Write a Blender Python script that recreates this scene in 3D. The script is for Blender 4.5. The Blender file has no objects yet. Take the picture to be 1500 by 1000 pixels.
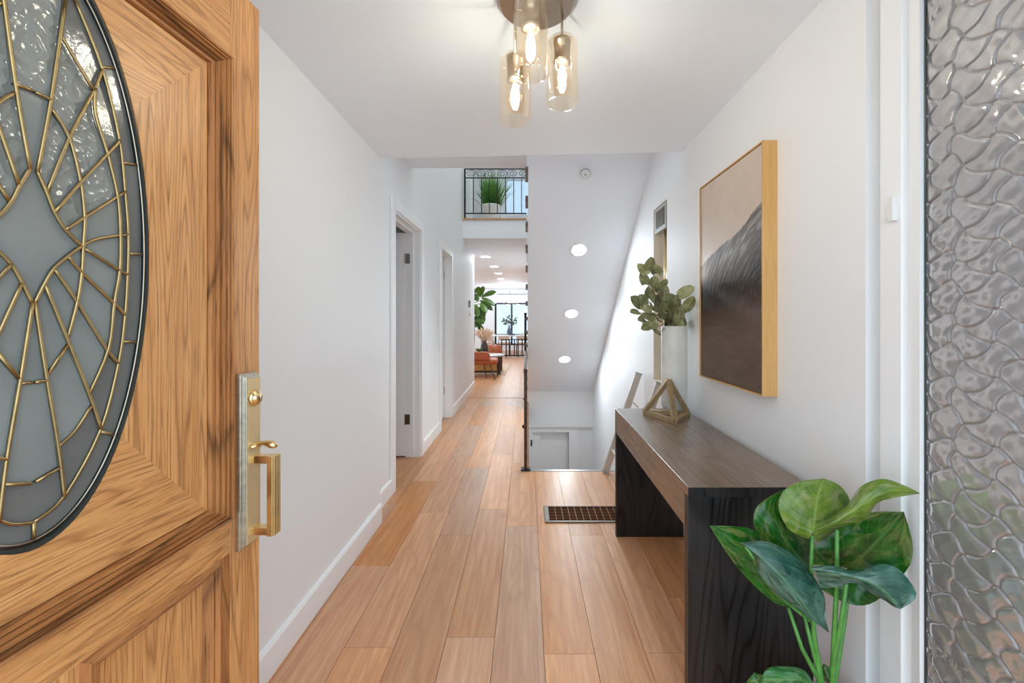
import bpy, bmesh, math, random
import numpy as np
from mathutils import Vector, Matrix
from mathutils.geometry import delaunay_2d_cdt
rnd = random.Random(7)
C = bpy.context.scene.collection
PI = math.pi

# ------------------------------------------------------------------ camera, world, exposure
F, VX, VY, H = 600.0, 771.5, 468.0, 1.24
cam_d = bpy.data.cameras.new('camera')
cam = bpy.data.objects.new('camera', cam_d); C.objects.link(cam)
cam.location = (0, 0, H); cam.rotation_euler = (PI/2, 0, 0)
cam_d.sensor_width = 36; cam_d.lens = 36*F/1500
cam_d.shift_x = -(VX-750)/1500; cam_d.shift_y = -(500-VY)/1500
cam_d.clip_start = 0.02; cam_d.clip_end = 200
sc = bpy.context.scene
sc.camera = cam
w = bpy.data.worlds.new('world'); sc.world = w; w.use_nodes = True
bg = w.node_tree.nodes['Background']
bg.inputs[0].default_value = (0.96, 0.98, 1.0, 1); bg.inputs[1].default_value = 0.95
vs = sc.view_settings
vs.view_transform = 'Standard'; vs.look = 'None'; vs.gamma = 1; vs.use_curve_mapping = False
vs.exposure = 1.62
vs.use_white_balance = True; vs.white_balance_temperature = 5550; vs.white_balance_tint = 0
LAMP = 62.0        # strength of recessed lamp lenses
BULB = 60.0        # strength of pendant filaments
sc.cycles.max_bounces = 16; sc.cycles.diffuse_bounces = 8; sc.cycles.glossy_bounces = 6
sc.cycles.transmission_bounces = 10; sc.cycles.transparent_max_bounces = 16
sc.cycles.sample_clamp_indirect = 6.0; sc.cycles.caustics_reflective = False; sc.cycles.caustics_refractive = False

# ------------------------------------------------------------------ materials
def srgb(r, g, b):
    f = lambda c: (c/255/12.92) if c/255 <= 0.04045 else ((c/255+0.055)/1.055)**2.4
    return (f(r), f(g), f(b), 1)

class NT:
    def __init__(s, name):
        s.m = bpy.data.materials.new(name); s.m.use_nodes = True
        s.t = s.m.node_tree; s.n = s.t.nodes; s.b = s.n['Principled BSDF']; s.out = s.n['Material Output']
    def new(s, typ, **kw):
        n = s.n.new(typ)
        for k, v in kw.items(): setattr(n, k, v)
        return n
    def link(s, a, b): s.t.links.new(a, b)
    def math(s, op, a, b=None):
        n = s.new('ShaderNodeMath', operation=op)
        for i, v in enumerate((a, b)):
            if v is None: continue
            if isinstance(v, (int, float)): n.inputs[i].default_value = v
            else: s.link(v, n.inputs[i])
        return n.outputs[0]
    def ramp(s, fac, stops):
        r = s.new('ShaderNodeValToRGB'); e = r.color_ramp.elements
        while len(e) < len(stops): e.new(0.5)
        for i, (p, c) in enumerate(stops): e[i].position = p; e[i].color = c
        s.link(fac, r.inputs[0]); return r.outputs[0]
    def mix(s, fac, a, b, mode='MIX'):
        n = s.new('ShaderNodeMix', data_type='RGBA', blend_type=mode)
        for sock, v in ((n.inputs[0], fac), (n.inputs[6], a), (n.inputs[7], b)):
            if isinstance(v, (int, float, tuple)): sock.default_value = v
            else: s.link(v, sock)
        return n.outputs[2]
    def noise(s, vec, scale, detail=3, rough=0.5, dist=0):
        n = s.new('ShaderNodeTexNoise'); n.inputs['Scale'].default_value = scale
        n.inputs['Detail'].default_value = detail; n.inputs['Roughness'].default_value = rough
        n.inputs['Distortion'].default_value = dist
        if vec is not None: s.link(vec, n.inputs['Vector'])
        return n.outputs[0]
    def bump(s, h, strength, dist=0.01):
        b = s.new('ShaderNodeBump'); b.inputs['Strength'].default_value = strength
        b.inputs['Distance'].default_value = dist
        s.link(h, b.inputs['Height']); s.link(b.outputs[0], s.b.inputs['Normal'])
    def set(s, **kw):
        names = dict(rough='Roughness', metal='Metallic', spec='Specular IOR Level', ior='IOR', trans='Transmission Weight',
                     coat='Coat Weight', coat_rough='Coat Roughness', sub='Subsurface Weight', emit='Emission Strength')
        for k, v in kw.items(): s.b.inputs[names[k]].default_value = v

def plain(name, col, rough=0.5, metal=0, spec=0.5, vary=0.05, scale=6, bump=0.0, bscale=200):
    t = NT(name); co = t.new('ShaderNodeTexCoord').outputs['Object']
    n = t.noise(co, scale)
    d = tuple(c*(1-vary) for c in col[:3])+(1,); l = tuple(min(1, c*(1+vary)) for c in col[:3])+(1,)
    t.link(t.ramp(n, [(0.3, d), (0.7, l)]), t.b.inputs['Base Color'])
    t.set(rough=rough, metal=metal, spec=spec)
    if bump: t.bump(t.noise(co, bscale), bump, 0.001)
    return t.m

def emissive(name, col, strength):
    t = NT(name); t.b.inputs['Base Color'].default_value = (0.8, 0.8, 0.8, 1)
    t.b.inputs['Emission Color'].default_value = col; t.set(emit=strength); return t.m

def wood(name, dark, mid, light, axis='Y', rings=9.0, ring_scale=1.6, pore=0.5, rough=0.4, spec=0.4, per_obj=0.0, bump=0.05, across=5.0, ring_amt=0.55, along=1.0):
    """grain along axis; contour lines of stretched noise give cathedral figure, fine dashes give pores"""
    t = NT(name); tc = t.new('ShaderNodeTexCoord'); oi = t.new('ShaderNodeObjectInfo')
    add = t.new('ShaderNodeVectorMath', operation='ADD'); sc_ = t.new('ShaderNodeVectorMath', operation='SCALE')
    cv = t.new('ShaderNodeCombineXYZ')
    for i in range(3): t.link(oi.outputs['Random'], cv.inputs[i])
    t.link(cv.outputs[0], sc_.inputs[0]); sc_.inputs['Scale'].default_value = 37.0
    t.link(tc.outputs['Object'], add.inputs[0]); t.link(sc_.outputs[0], add.inputs[1])
    def stretched(a, c):
        mp = t.new('ShaderNodeMapping'); v = [c, c, c]; v['XYZ'.index(axis)] = a
        mp.inputs['Scale'].default_value = v; t.link(add.outputs[0], mp.inputs['Vector']); return mp.outputs[0]
    big = t.noise(stretched(along, across), ring_scale, 1.5, 0.4, 0.15)
    ring = t.math('PINGPONG', t.math('MULTIPLY', big, rings), 0.5)
    ring = t.math('MULTIPLY', ring, 2.0)
    fine = t.noise(stretched(9, 260), 1.0, 2.0, 0.6)
    mids = t.noise(stretched(2.0, 45), 1.0, 3.0, 0.6)
    base = t.ramp(mids, [(0.3, mid), (0.7, light)])
    rr = t.ramp(ring, [(0.0, (1, 1, 1, 1)), (0.28, (0.25, 0.25, 0.25, 1)), (0.6, (0, 0, 0, 1))])
    fac = t.math('MULTIPLY', rr, t.math('ADD', t.math('MULTIPLY', mids, 0.9), ring_amt-0.35))
    col = t.mix(fac, base, dark)
    pr = t.ramp(fine, [(0.33, (1, 1, 1, 1)), (0.45, (0, 0, 0, 1))])
    col = t.mix(t.math('MULTIPLY', pr, pore), col, dark)
    if per_obj:
        hsv = t.new('ShaderNodeHueSaturation')
        mr = t.new('ShaderNodeMapRange'); t.link(oi.outputs['Random'], mr.inputs[0])
        mr.inputs[3].default_value = 1-per_obj; mr.inputs[4].default_value = 1+per_obj
        t.link(mr.outputs[0], hsv.inputs['Value']); t.link(col, hsv.inputs['Color'])
        mr2 = t.new('ShaderNodeMapRange'); w2 = t.math('FRACT', t.math('MULTIPLY', oi.outputs['Random'], 7.31))
        t.link(w2, mr2.inputs[0]); mr2.inputs[3].default_value = 0.82; mr2.inputs[4].default_value = 1.12
        t.link(mr2.outputs[0], hsv.inputs['Saturation']); col = hsv.outputs[0]
    t.link(col, t.b.inputs['Base Color']); t.set(rough=rough, spec=spec)
    if bump: t.bump(t.math('SUBTRACT', 1.0, t.math('MULTIPLY', pr, 0.7)), bump, 0.002)
    return t.m

def clear_glass(name, tint, gloss_rough=0.03, bump=None, base_refl=1.0):
    """thin clear glass: fresnel mix of tinted see-through and reflection"""
    t = NT(name); t.n.remove(t.b)
    tr = t.new('ShaderNodeBsdfTransparent'); tr.inputs[0].default_value = tint
    gl = t.new('ShaderNodeBsdfGlossy'); gl.inputs[0].default_value = (base_refl,)*3+(1,); gl.inputs['Roughness'].default_value = gloss_rough
    fr = t.new('ShaderNodeLayerWeight'); fr.inputs[0].default_value = 0.5
    fac = t.math('ADD', 0.035, t.math('MULTIPLY', t.math('POWER', fr.outputs['Facing'], 4.0), 0.45))
    mx = t.new('ShaderNodeMixShader')
    if bump:
        co = t.new('ShaderNodeTexCoord').outputs['Object']; b = t.new('ShaderNodeBump')
        b.inputs['Strength'].default_value = bump[0]; b.inputs['Distance'].default_value = 0.01
        t.link(t.noise(co, bump[1], 2), b.inputs['Height']); t.link(b.outputs[0], gl.inputs['Normal']); t.link(b.outputs[0], fr.inputs['Normal'])
    t.link(fac, mx.inputs[0]); t.link(tr.outputs[0], mx.inputs[1]); t.link(gl.outputs[0], mx.inputs[2])
    t.link(mx.outputs[0], t.out.inputs[0]); return t.m

def obscure_glass(name, col, rough, trans, bump=0.0, bscale=60.0, kind='noise'):
    t = NT(name); co = t.new('ShaderNodeTexCoord').outputs['Object']
    n = t.noise(co, 9)
    t.link(t.ramp(n, [(0.3, tuple(c*0.9 for c in col[:3])+(1,)), (0.7, col)]), t.b.inputs['Base Color'])
    t.set(rough=rough, trans=trans, ior=1.5, spec=0.6)
    if bump:
        if kind == 'flake':
            v = t.new('ShaderNodeTexVoronoi'); v.inputs['Scale'].default_value = bscale
            nz = t.new('ShaderNodeTexNoise'); nz.inputs['Scale'].default_value = bscale*0.5; t.link(co, nz.inputs['Vector'])
            mx = t.new('ShaderNodeVectorMath', operation='MULTIPLY_ADD'); t.link(nz.outputs['Color'], mx.inputs[0])
            mx.inputs[1].default_value = (0.03, 0.03, 0.03); t.link(co, mx.inputs[2]); t.link(mx.outputs[0], v.inputs['Vector'])
            t.bump(v.outputs['Distance'], bump, 0.006)
        else: t.bump(t.noise(co, bscale, 3), bump, 0.004)
    return t.m

def leaf_mat(name, dark, light, vein, rough=0.35, vary=0.25, patch=None, veins=11.0, gloss=0.5):
    t = NT(name); uv = t.new('ShaderNodeUVMap').outputs[0]; oi = t.new('ShaderNodeObjectInfo')
    sp = t.new('ShaderNodeSeparateXYZ'); t.link(uv, sp.inputs[0])
    s, v = sp.outputs[0], sp.outputs[1]                    # s: 0 at midrib, 1 at edge; v: 0 base, 1 tip
    a = t.math('ABSOLUTE', s)
    co = t.new('ShaderNodeTexCoord').outputs['Object']
    n = t.noise(co, 22, 3, 0.6)
    col = t.ramp(n, [(0.32, dark), (0.68, light)])
    if patch:
        mp = t.new('ShaderNodeMapping'); mp.inputs['Scale'].default_value = (4, 7, 1); t.link(uv, mp.inputs['Vector'])
        off = t.new('ShaderNodeVectorMath', operation='ADD'); cc = t.new('ShaderNodeCombineXYZ')
        for i in range(3): t.link(t.math('MULTIPLY', oi.outputs['Random'], 50.0), cc.inputs[i])
        t.link(mp.outputs[0], off.inputs[0]); t.link(cc.outputs[0], off.inputs[1])
        pn = t.noise(off.outputs[0], 0.6, 4, 0.65, 0.8)
        col = t.mix(t.ramp(pn, [(0.5, (0, 0, 0, 1)), (0.62, (0.85,)*3+(1,))]), col, patch)
    wv = t.math('SINE', t.math('MULTIPLY', t.math('SUBTRACT', v, t.math('MULTIPLY', a, 0.35)), veins*6.283))
    vm = t.ramp(wv, [(0.9, (0, 0, 0, 1)), (1.0, (0.4,)*3+(1,))])
    col = t.mix(vm, col, vein)
    mid = t.ramp(a, [(0.02, (0.9,)*3+(1,)), (0.06, (0, 0, 0, 1))])
    col = t.mix(mid, col, vein)
    hs = t.new('ShaderNodeHueSaturation'); mr = t.new('ShaderNodeMapRange'); t.link(oi.outputs['Random'], mr.inputs[0])
    mr.inputs[3].default_value = 1-vary; mr.inputs[4].default_value = 1+vary
    t.link(mr.outputs[0], hs.inputs['Value']); t.link(col, hs.inputs['Color'])
    t.link(hs.outputs[0], t.b.inputs['Base Color']); t.set(rough=rough, spec=gloss)
    t.bump(wv, 0.12, 0.004)
    return t.m

M = {}
M['wall'] = plain('wall_paint', srgb(238, 238, 239), 0.6, vary=0.006, scale=2, bump=0.03, bscale=400)
M['ceiling'] = plain('ceiling_paint', srgb(240, 244, 250), 0.7, vary=0.006, scale=2)
M['trim'] = plain('trim_paint', srgb(243, 243, 244), 0.35, vary=0.008, scale=3)
M['floorwood'] = wood('plank_wood', srgb(136, 84, 48), srgb(194, 134, 86), srgb(218, 164, 114), 'Y', 7, 1.3, 0.2, 0.36, 0.36, per_obj=0.17, bump=0.02, across=6.0, ring_amt=0.05)
M['subfloor'] = plain('floor_joint', srgb(70, 45, 30), 0.8)
oakc = (srgb(120, 70, 34), srgb(198, 140, 82), srgb(220, 166, 106))
M['oak_v'] = wood('oak_upright_grain', *oakc, axis='Z', rings=16, ring_scale=2.0, pore=0.5, rough=0.33, spec=0.45, bump=0.12, across=8, along=0.45, ring_amt=0.45)
M['oak_h'] = wood('oak_level_grain', *oakc, axis='Y', rings=16, ring_scale=2.0, pore=0.5, rough=0.33, spec=0.45, bump=0.12, across=8, along=0.45, ring_amt=0.45)
mold = (srgb(66, 38, 20), srgb(160, 104, 58), srgb(192, 136, 82))
M['oakm_v'] = wood('oak_moulding_upright', *mold, axis='Z', rings=6, pore=0.6, rough=0.33)
M['oakm_h'] = wood('oak_moulding_level', *mold, axis='Y', rings=6, pore=0.6, rough=0.33)
M['brass'] = plain('polished_brass', srgb(232, 206, 152), 0.24, 1.0, vary=0.08, scale=25)
M['satin_brass'] = plain('satin_brass', srgb(226, 200, 150), 0.35, 0.45, vary=0.05, scale=20)
M['came'] = plain('brass_came', srgb(172, 148, 102), 0.36, 1.0, vary=0.12, scale=40)
M['silver'] = plain('worn_silver_brass', srgb(205, 200, 188), 0.28, 1.0, vary=0.15, scale=60)
M['gasket'] = plain('dark_gasket', srgb(52, 54, 52), 0.35)
M['nickel'] = plain('brushed_nickel', srgb(176, 164, 148), 0.3, 1.0, vary=0.08, scale=12, bump=0.05)
M['pendant_glass'] = clear_glass('amber_tinted_glass', (0.985, 0.95, 0.89, 1), 0.04, (0.25, 30))
M['bulb_glass'] = clear_glass('bulb_glass', (1.0, 0.96, 0.9, 1), 0.03)
M['sky_dim_glass'] = clear_glass('sky_dimming_window_glass', (0.60, 0.62, 0.64, 1), 0.02)  # tint put in to dim the overbright sky behind the far window
M['added_skylight_glass'] = clear_glass('added_skylight_glass', (0.96, 0.92, 0.86, 1), 0.02)  # warm tint put in to offset bluish daylight upstairs
M['window_glass'] = clear_glass('window_glass', (0.97, 0.985, 1, 1), 0.02)
M['filament'] = emissive('filament_glow', (1.0, 0.93, 0.83, 1), BULB)
M['lamp'] = emissive('lamp_lens', (1.0, 0.99, 0.97, 1), LAMP)
M['console'] = wood('black_brown_veneer', srgb(7, 5, 5), srgb(30, 29, 30), srgb(42, 40, 41), 'Z', 12, 1.5, 0.35, 0.33, 0.5, bump=0.05, across=5, ring_amt=0.9, along=0.7)
M['console_sheen'] = wood('veneer_painted_sheen', srgb(64, 50, 38), srgb(112, 94, 77), srgb(126, 106, 88), 'Y', 8, 1.8, 0.25, 0.27, 1.0, bump=0.03, across=6, ring_amt=0.2, along=0.6)  # same veneer made browner: reflected walls and floor put into the colour
M['gold'] = plain('aged_gold', srgb(190, 168, 130), 0.4, 0.75, vary=0.15, scale=30)
M['stoneware'] = plain('white_grey_ceramic', srgb(214, 212, 206), 0.45, vary=0.1, scale=9)
M['frame_oak'] = wood('pale_gold_oak', srgb(150, 104, 48), srgb(200, 156, 92), srgb(214, 172, 110), 'Z', 3, 2, 0.25, 0.4, 0.4, ring_amt=-0.05)
M['black'] = plain('black_iron', srgb(30, 30, 32), 0.45, 0.3)
M['darkbrown'] = wood('dark_brown_wood', srgb(30, 18, 10), srgb(66, 42, 26), srgb(84, 56, 36), 'Y', 6, 2, 0.3, 0.4)
M['treadwood'] = wood('grey_brown_tread', srgb(80, 66, 54), srgb(120, 104, 90), srgb(136, 120, 104), 'X', 6, 2, 0.2, 0.4)
M['tanwood'] = wood('tan_wood', srgb(150, 105, 66), srgb(190, 146, 102), srgb(204, 164, 120), 'Y', 6, 2, 0.2, 0.4)
M['hinge'] = plain('bronze_hinge', srgb(120, 100, 80), 0.35, 0.9)
M['hinge_light'] = plain('nickel_hinge', srgb(150, 148, 142), 0.35, 0.7)
M['plastic'] = plain('white_plastic', srgb(232, 232, 230), 0.4, vary=0.02)
M['greyplastic'] = plain('grey_plastic', srgb(128, 126, 122), 0.45)
M['beige'] = plain('beige_niche', srgb(228, 218, 200), 0.6)
M['grille'] = plain('dark_mesh', srgb(74, 60, 44), 0.6, vary=0.5, scale=90)
M['register'] = plain('register_metal', srgb(112, 100, 88), 0.45, 0.4)
M['register_mesh'] = plain('register_dark', srgb(74, 40, 20), 0.95, spec=0.05, vary=0.25, scale=160)
M['register_line'] = plain('register_line', srgb(150, 118, 88), 0.5, 0.3)
M['ladder'] = plain('ladder_beige', srgb(196, 188, 176), 0.45, 0.1)
M['ladder_cap'] = plain('ladder_cap_grey', srgb(178, 178, 174), 0.5)
M['metal_edge'] = plain('aluminium_edge', srgb(150, 152, 155), 0.35, 0.8)
M['rust'] = plain('rust_leather', srgb(158, 78, 36), 0.5, vary=0.12, scale=14)
M['cane'] = plain('yellow_cane', srgb(222, 178, 104), 0.6, vary=0.1, scale=40)
M['stone_top'] = plain('grey_table_top', srgb(188, 184, 178), 0.3)
M['bluevase'] = plain('blue_grey_glaze', srgb(98, 108, 124), 0.35, vary=0.12)
M['cloth'] = plain('white_cloth', srgb(232, 230, 226), 0.8)
M['blush'] = plain('blush_fabric', srgb(206, 184, 168), 0.8)
M['rug'] = plain('beige_rug', srgb(212, 190, 166), 0.95, vary=0.15, scale=60)
M['pampas'] = plain('dried_grass', srgb(206, 178, 150), 0.9, vary=0.2, scale=40)
M['brownpot'] = plain('dark_brown_pot', srgb(62, 46, 36), 0.5)
M['planter'] = plain('white_planter', srgb(222, 222, 220), 0.45)
M['bark'] = plain('bark', srgb(104, 84, 60), 0.9, vary=0.25, scale=40)
M['grassblade'] = plain('grass_blade', srgb(88, 140, 48), 0.5, vary=0.5, scale=30)
M['stem'] = plain('green_stem', srgb(88, 142, 62), 0.4, vary=0.2, scale=40)
M['soil'] = plain('potting_soil', srgb(60, 46, 36), 0.95, vary=0.3, scale=80)
M['terracotta'] = plain('cream_pot', srgb(200, 190, 176), 0.6)
M['pothos'] = leaf_mat('broad_leaf', srgb(12, 54, 10), srgb(42, 102, 20), srgb(74, 116, 48), 0.26, 0.2, patch=srgb(106, 120, 58), veins=7)
M['pothos_light'] = leaf_mat('broad_leaf_olive', srgb(60, 92, 12), srgb(112, 134, 34), srgb(126, 146, 66), 0.33, 0.1, patch=srgb(122, 128, 76), veins=7)
M['pothos_blue'] = leaf_mat('broad_leaf_bluegreen', srgb(22, 58, 44), srgb(50, 94, 80), srgb(78, 122, 78), 0.25, 0.12, patch=srgb(88, 118, 104), veins=7, gloss=0.7)
M['pothos_mid'] = leaf_mat('broad_leaf_mid', srgb(24, 74, 20), srgb(62, 118, 52), srgb(96, 140, 78), 0.3, 0.1, patch=srgb(96, 136, 90), veins=7)
M['sage'] = leaf_mat('sage_leaf', srgb(104, 108, 60), srgb(160, 160, 116), srgb(182, 180, 142), 0.5, 0.25, veins=5)
M['fig'] = leaf_mat('fig_leaf', srgb(28, 58, 10), srgb(84, 118, 26), srgb(120, 140, 60), 0.35, 0.3, veins=6)
M['greyleaf'] = plain('grey_leaf', srgb(86, 98, 84), 0.6, vary=0.3, scale=30)
M['porch'] = plain('porch_concrete', srgb(170, 166, 160), 0.8, vary=0.1)
M['shaded_wall'] = plain('shaded_wall_paint', srgb(196, 197, 200), 0.6, vary=0.01)  # shade on the loft wall put into a greyer paint
M['frost'] = obscure_glass('frosted_pane', srgb(172, 184, 194), 0.35, 0.75)
M['smooth_pane'] = obscure_glass('bevelled_pane', srgb(164, 168, 164), 0.08, 0.30, 0.06, 14)
M['flake_pane'] = obscure_glass('glue_chip_pane', srgb(166, 167, 160), 0.13, 0.30, 0.5, 60, 'flake')
M['wave_pane'] = obscure_glass('seedy_pane', srgb(138, 138, 134), 0.12, 0.35, 0.15, 45)
M['cell_glass'] = obscure_glass('cast_cell_glass', srgb(158, 153, 153), 0.11, 0.35, 0.03, 120)

# ------------------------------------------------------------------ builders
def px(x, y, D):                       # photo pixel at depth D -> point
    return Vector(((x-VX)/F*D, D, H-(y-VY)/F*D))
def wloc(o):
    v = Vector((0, 0, 0))
    while o: v += o.location; o = o.parent
    return v
def tag(o, label=None, cat=None, group=None, kind=None):
    for k, v in (('label', label), ('category', cat), ('group', group), ('kind', kind)):
        if v: o[k] = v
    return o
def thing(name, label, cat, loc=(0, 0, 0), group=None, kind=None):
    o = bpy.data.objects.new(name, None); C.objects.link(o); o.location = loc; o.empty_display_size = 0.05
    return tag(o, label, cat, group, kind)
def obj(name, bm, mat, parent=None, smooth=False, kind=None, label=None, bevel=0.0, origin=None):
    bmesh.ops.recalc_face_normals(bm, faces=bm.faces)
    off = wloc(parent) if parent else Vector((0, 0, 0))
    loc = Vector((0, 0, 0))
    if origin is not None: loc = Vector(origin)-off
    bmesh.ops.translate(bm, verts=bm.verts, vec=-(off+loc))
    me = bpy.data.meshes.new(name); bm.to_mesh(me); bm.free()
    me.materials.append(mat if not isinstance(mat, str) else M[mat])
    if smooth:
        for p in me.polygons: p.use_smooth = True
    o = bpy.data.objects.new(name, me); C.objects.link(o); o.location = loc
    if parent: o.parent = parent
    if bevel:
        b = o.modifiers.new('bevel', 'BEVEL'); b.width = bevel; b.segments = 2; b.limit_method = 'ANGLE'
    return tag(o, label, None, None, kind)
ID = lambda x, y, z: (x, y, z)
def box(bm, x0, x1, y0, y1, z0, z1, tf=ID):
    v = [bm.verts.new(tf(x, y, z)) for x in (x0, x1) for y in (y0, y1) for z in (z0, z1)]
    for f in ((0, 1, 3, 2), (4, 6, 7, 5), (0, 4, 5, 1), (2, 3, 7, 6), (0, 2, 6, 4), (1, 5, 7, 3)):
        bm.faces.new([v[i] for i in f])
    return bm
def B(*a, **k): return box(bmesh.new(), *a, **k)
def prism(bm, pts, ext):               # pts: 3-D polygon, ext: extrusion vector
    ext = Vector(ext); a = [bm.verts.new(Vector(p)) for p in pts]; b = [bm.verts.new(Vector(p)+ext) for p in pts]
    n = len(pts)
    bm.faces.new(a); bm.faces.new(b[::-1])
    for i in range(n): bm.faces.new([a[i], a[(i+1) % n], b[(i+1) % n], b[i]])
    return bm
def tube(bm, pts, r, n=8, cap=True, flat=None):
    pts = [Vector(p) for p in pts]; m = len(pts)
    rs = r if isinstance(r, (list, tuple)) else [r]*m
    up = None; rings = []
    for i, p in enumerate(pts):
        d = (pts[min(i+1, m-1)]-pts[max(i-1, 0)])
        if d.length < 1e-9: d = Vector((0, 0, 1))
        d.normalize()
        if up is None: up = d.orthogonal().normalized()
        up = (up-d*up.dot(d))
        if up.length < 1e-6: up = d.orthogonal()
        up.normalize(); s = d.cross(up)
        rings.append([bm.verts.new(p+(up*math.cos(2*PI*k/n)+s*math.sin(2*PI*k/n))*rs[i]) for k in range(n)])
    for a, b in zip(rings, rings[1:]):
        for k in range(n): bm.faces.new([a[k], a[(k+1) % n], b[(k+1) % n], b[k]])
    if cap:
        bm.faces.new(rings[0][::-1]); bm.faces.new(rings[-1])
    return bm
def T(*a, **k): return tube(bmesh.new(), *a, **k)
def lathe(bm, prof, n=24, Mx=None, closed=False):
    Mx = Mx or Matrix(); rings = []
    for r, z in prof:
        if r < 1e-6: rings.append([bm.verts.new(Mx @ Vector((0, 0, z)))])
        else: rings.append([bm.verts.new(Mx @ Vector((r*math.cos(2*PI*k/n), r*math.sin(2*PI*k/n), z))) for k in range(n)])
    prs = list(zip(rings, rings[1:]))+([(rings[-1], rings[0])] if closed else [])
    for a, b in prs:
        for k in range(n):
            k2 = (k+1) % n
            if len(a) == 1 and len(b) == 1: continue
            if len(a) == 1: bm.faces.new([a[0], b[k2], b[k]])
            elif len(b) == 1: bm.faces.new([a[k], a[k2], b[0]])
            else: bm.faces.new([a[k], a[k2], b[k2], b[k]])
    return bm
def L(prof, loc, n=24, **k): return lathe(bmesh.new(), prof, n, Matrix.Translation(Vector(loc)), **k)
def leaf(Bp, Tp, SL, SR, bend=(0, 0, 0), curl=0.0, nt=10, ns=4, lobe=0.18, shape=0.62, bm=None, wave=0.0, power=0.62):
    bm = bm or bmesh.new(); uvl = bm.loops.layers.uv.verify()
    Bp, Tp, SL, SR, bend = map(Vector, (Bp, Tp, SL, SR, bend)); ax = Tp-Bp
    nrm = ax.cross(SR-SL); nrm.normalize()
    rows = []; info = {}
    for i in range(nt+1):
        t = i/nt; wd = math.sin(PI*min(1, (t*0.93+0.07))**shape)**power if t < 1 else 0.0
        row = []
        for j in range(-ns, ns+1):
            s = j/ns; S = SL if s < 0 else SR
            p = Bp+ax*t+bend*math.sin(PI*t)+S*(abs(s)*wd)-ax*(lobe*s*s*(1-t)**2.5)+nrm*(curl*s*s*wd+wave*math.sin(5*t+3*s)*abs(s))
            v = bm.verts.new(p); info[v] = (s, t); row.append(v)
        rows.append(row)
    for a, b in zip(rows, rows[1:]):
        for j in range(2*ns):
            f = bm.faces.new([a[j], a[j+1], b[j+1], b[j]]); f.smooth = True
            for lp in f.loops: lp[uvl].uv = info[lp.vert]
    return bm

# ------------------------------------------------------------------ key depths
XL1, XL2, XR1, XR2 = -0.90, -0.965, 0.918, 0.95
ZC = 2.23
DLAND = 3.37
SL_D0, SL_Z0, SLOPE = 3.106, 2.48, 0.82
def soffit(x, y):                       # pixel -> point on the sloped soffit
    k = -(y-VY)/F; D = (SL_Z0+SLOPE*SL_D0-H)/(k+SLOPE); return px(x, y, D)

# ------------------------------------------------------------------ structure: floors
def S(name, bm, mat, label=None, cat=None, bevel=0.0):
    o = obj(name, bm, mat, bevel=bevel); return tag(o, label, cat, None, 'structure')
bm = bmesh.new()
prism(bm, [(-2.6, -0.1, -0.012), (0.02, -0.1, -0.012), (0.02, 6.49, -0.012), (-2.6, 6.49, -0.012)], (0, 0, -0.2))
prism(bm, [(0.02, -0.1, -0.012), (1.1, -0.1, -0.012), (1.1, DLAND, -0.012), (0.02, DLAND, -0.012)], (0, 0, -0.2))
prism(bm, [(-4.5, 6.49, -0.012), (0.0, 6.49, -0.012), (2.6, 6.49, -0.012), (2.6, 16.6, -0.012), (-4.5, 16.6, -0.012)], (0, 0, -0.2))
floor = S('floor', bm, 'subfloor', 'wood plank floor running down the hall', 'floor')
PW, PL = 0.1885, 1.08
joint = {-6: 0.60, -5: 0.987, -4: 0.47, -3: 0.20, -2: 0.52, -1: 0.30, 0: 0.44, 1: 0.20, 2: 0.445, 3: 0.75, 4: 0.15}
g = 0.0009
for k in range(-9, 5):
    x0 = 0.064+PW*k; x1 = x0+PW
    y = joint.get(k, 0.1*k)-PL
    while y < 6.49:
        y0, y1 = max(y, -0.08), min(y+PL, 6.47)
        if k < -6: y0, y1 = max(y, 2.52), min(y+PL, 4.48)
        xa, xb = max(x0, -1.66), min(x1, XR2)
        segs = [(xa, xb, y0, y1)] if y1 > y0 else []
        out = []
        for (a, b, c, d) in segs:
            if b > 0.02 and d > DLAND-0.012:      # leave the stairwell open
                if c < DLAND-0.03: out.append((a, b, c, DLAND-0.012))
                if a < 0.01 and d > DLAND: out.append((a, 0.018, max(c, DLAND-0.012), d))
            else: out.append((a, b, c, d))
        for (a, b, c, d) in out:
            if b-a < 0.01 or d-c < 0.01: continue
            cx, cy = (a+b)/2, (c+d)/2
            obj('plank', B(a+g, b-g, c+g, d-g, -0.012, -rnd.random()*0.0004), 'floorwood', floor, origin=(cx, cy, 0))
        y += PL
bm = bmesh.new()
for k in range(-23, 14):
    y = 6.5+rnd.random()*-1.0
    while y < 16.5:
        a, b = 0.064+PW*k, 0.064+PW*(k+1); c, d = max(6.50, y), min(y+PL, 16.5)
        if d-c > 0.02 and a > -4.4 and b < 2.6: box(bm, a+g, b-g, c+g, d-g, -0.012, -0.0002)
        y += PL
obj('plank_field', bm, 'floorwood', floor, kind='stuff')
obj('transition_strip', B(-0.95, 0.0, 6.472, 6.50, -0.01, 0.004), 'tanwood', floor)
obj('stair_nosing', B(0.03, 0.94, DLAND-0.02, DLAND+0.012, -0.03, 0.003), 'metal_edge', floor, label='grey metal nosing at the stair edge')
S('floor_porch_bounce', B(-4, 4, -5, -0.1, -0.2, -0.03), 'porch')  # unseen slab outside, added so daylight bounces indoors

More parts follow.
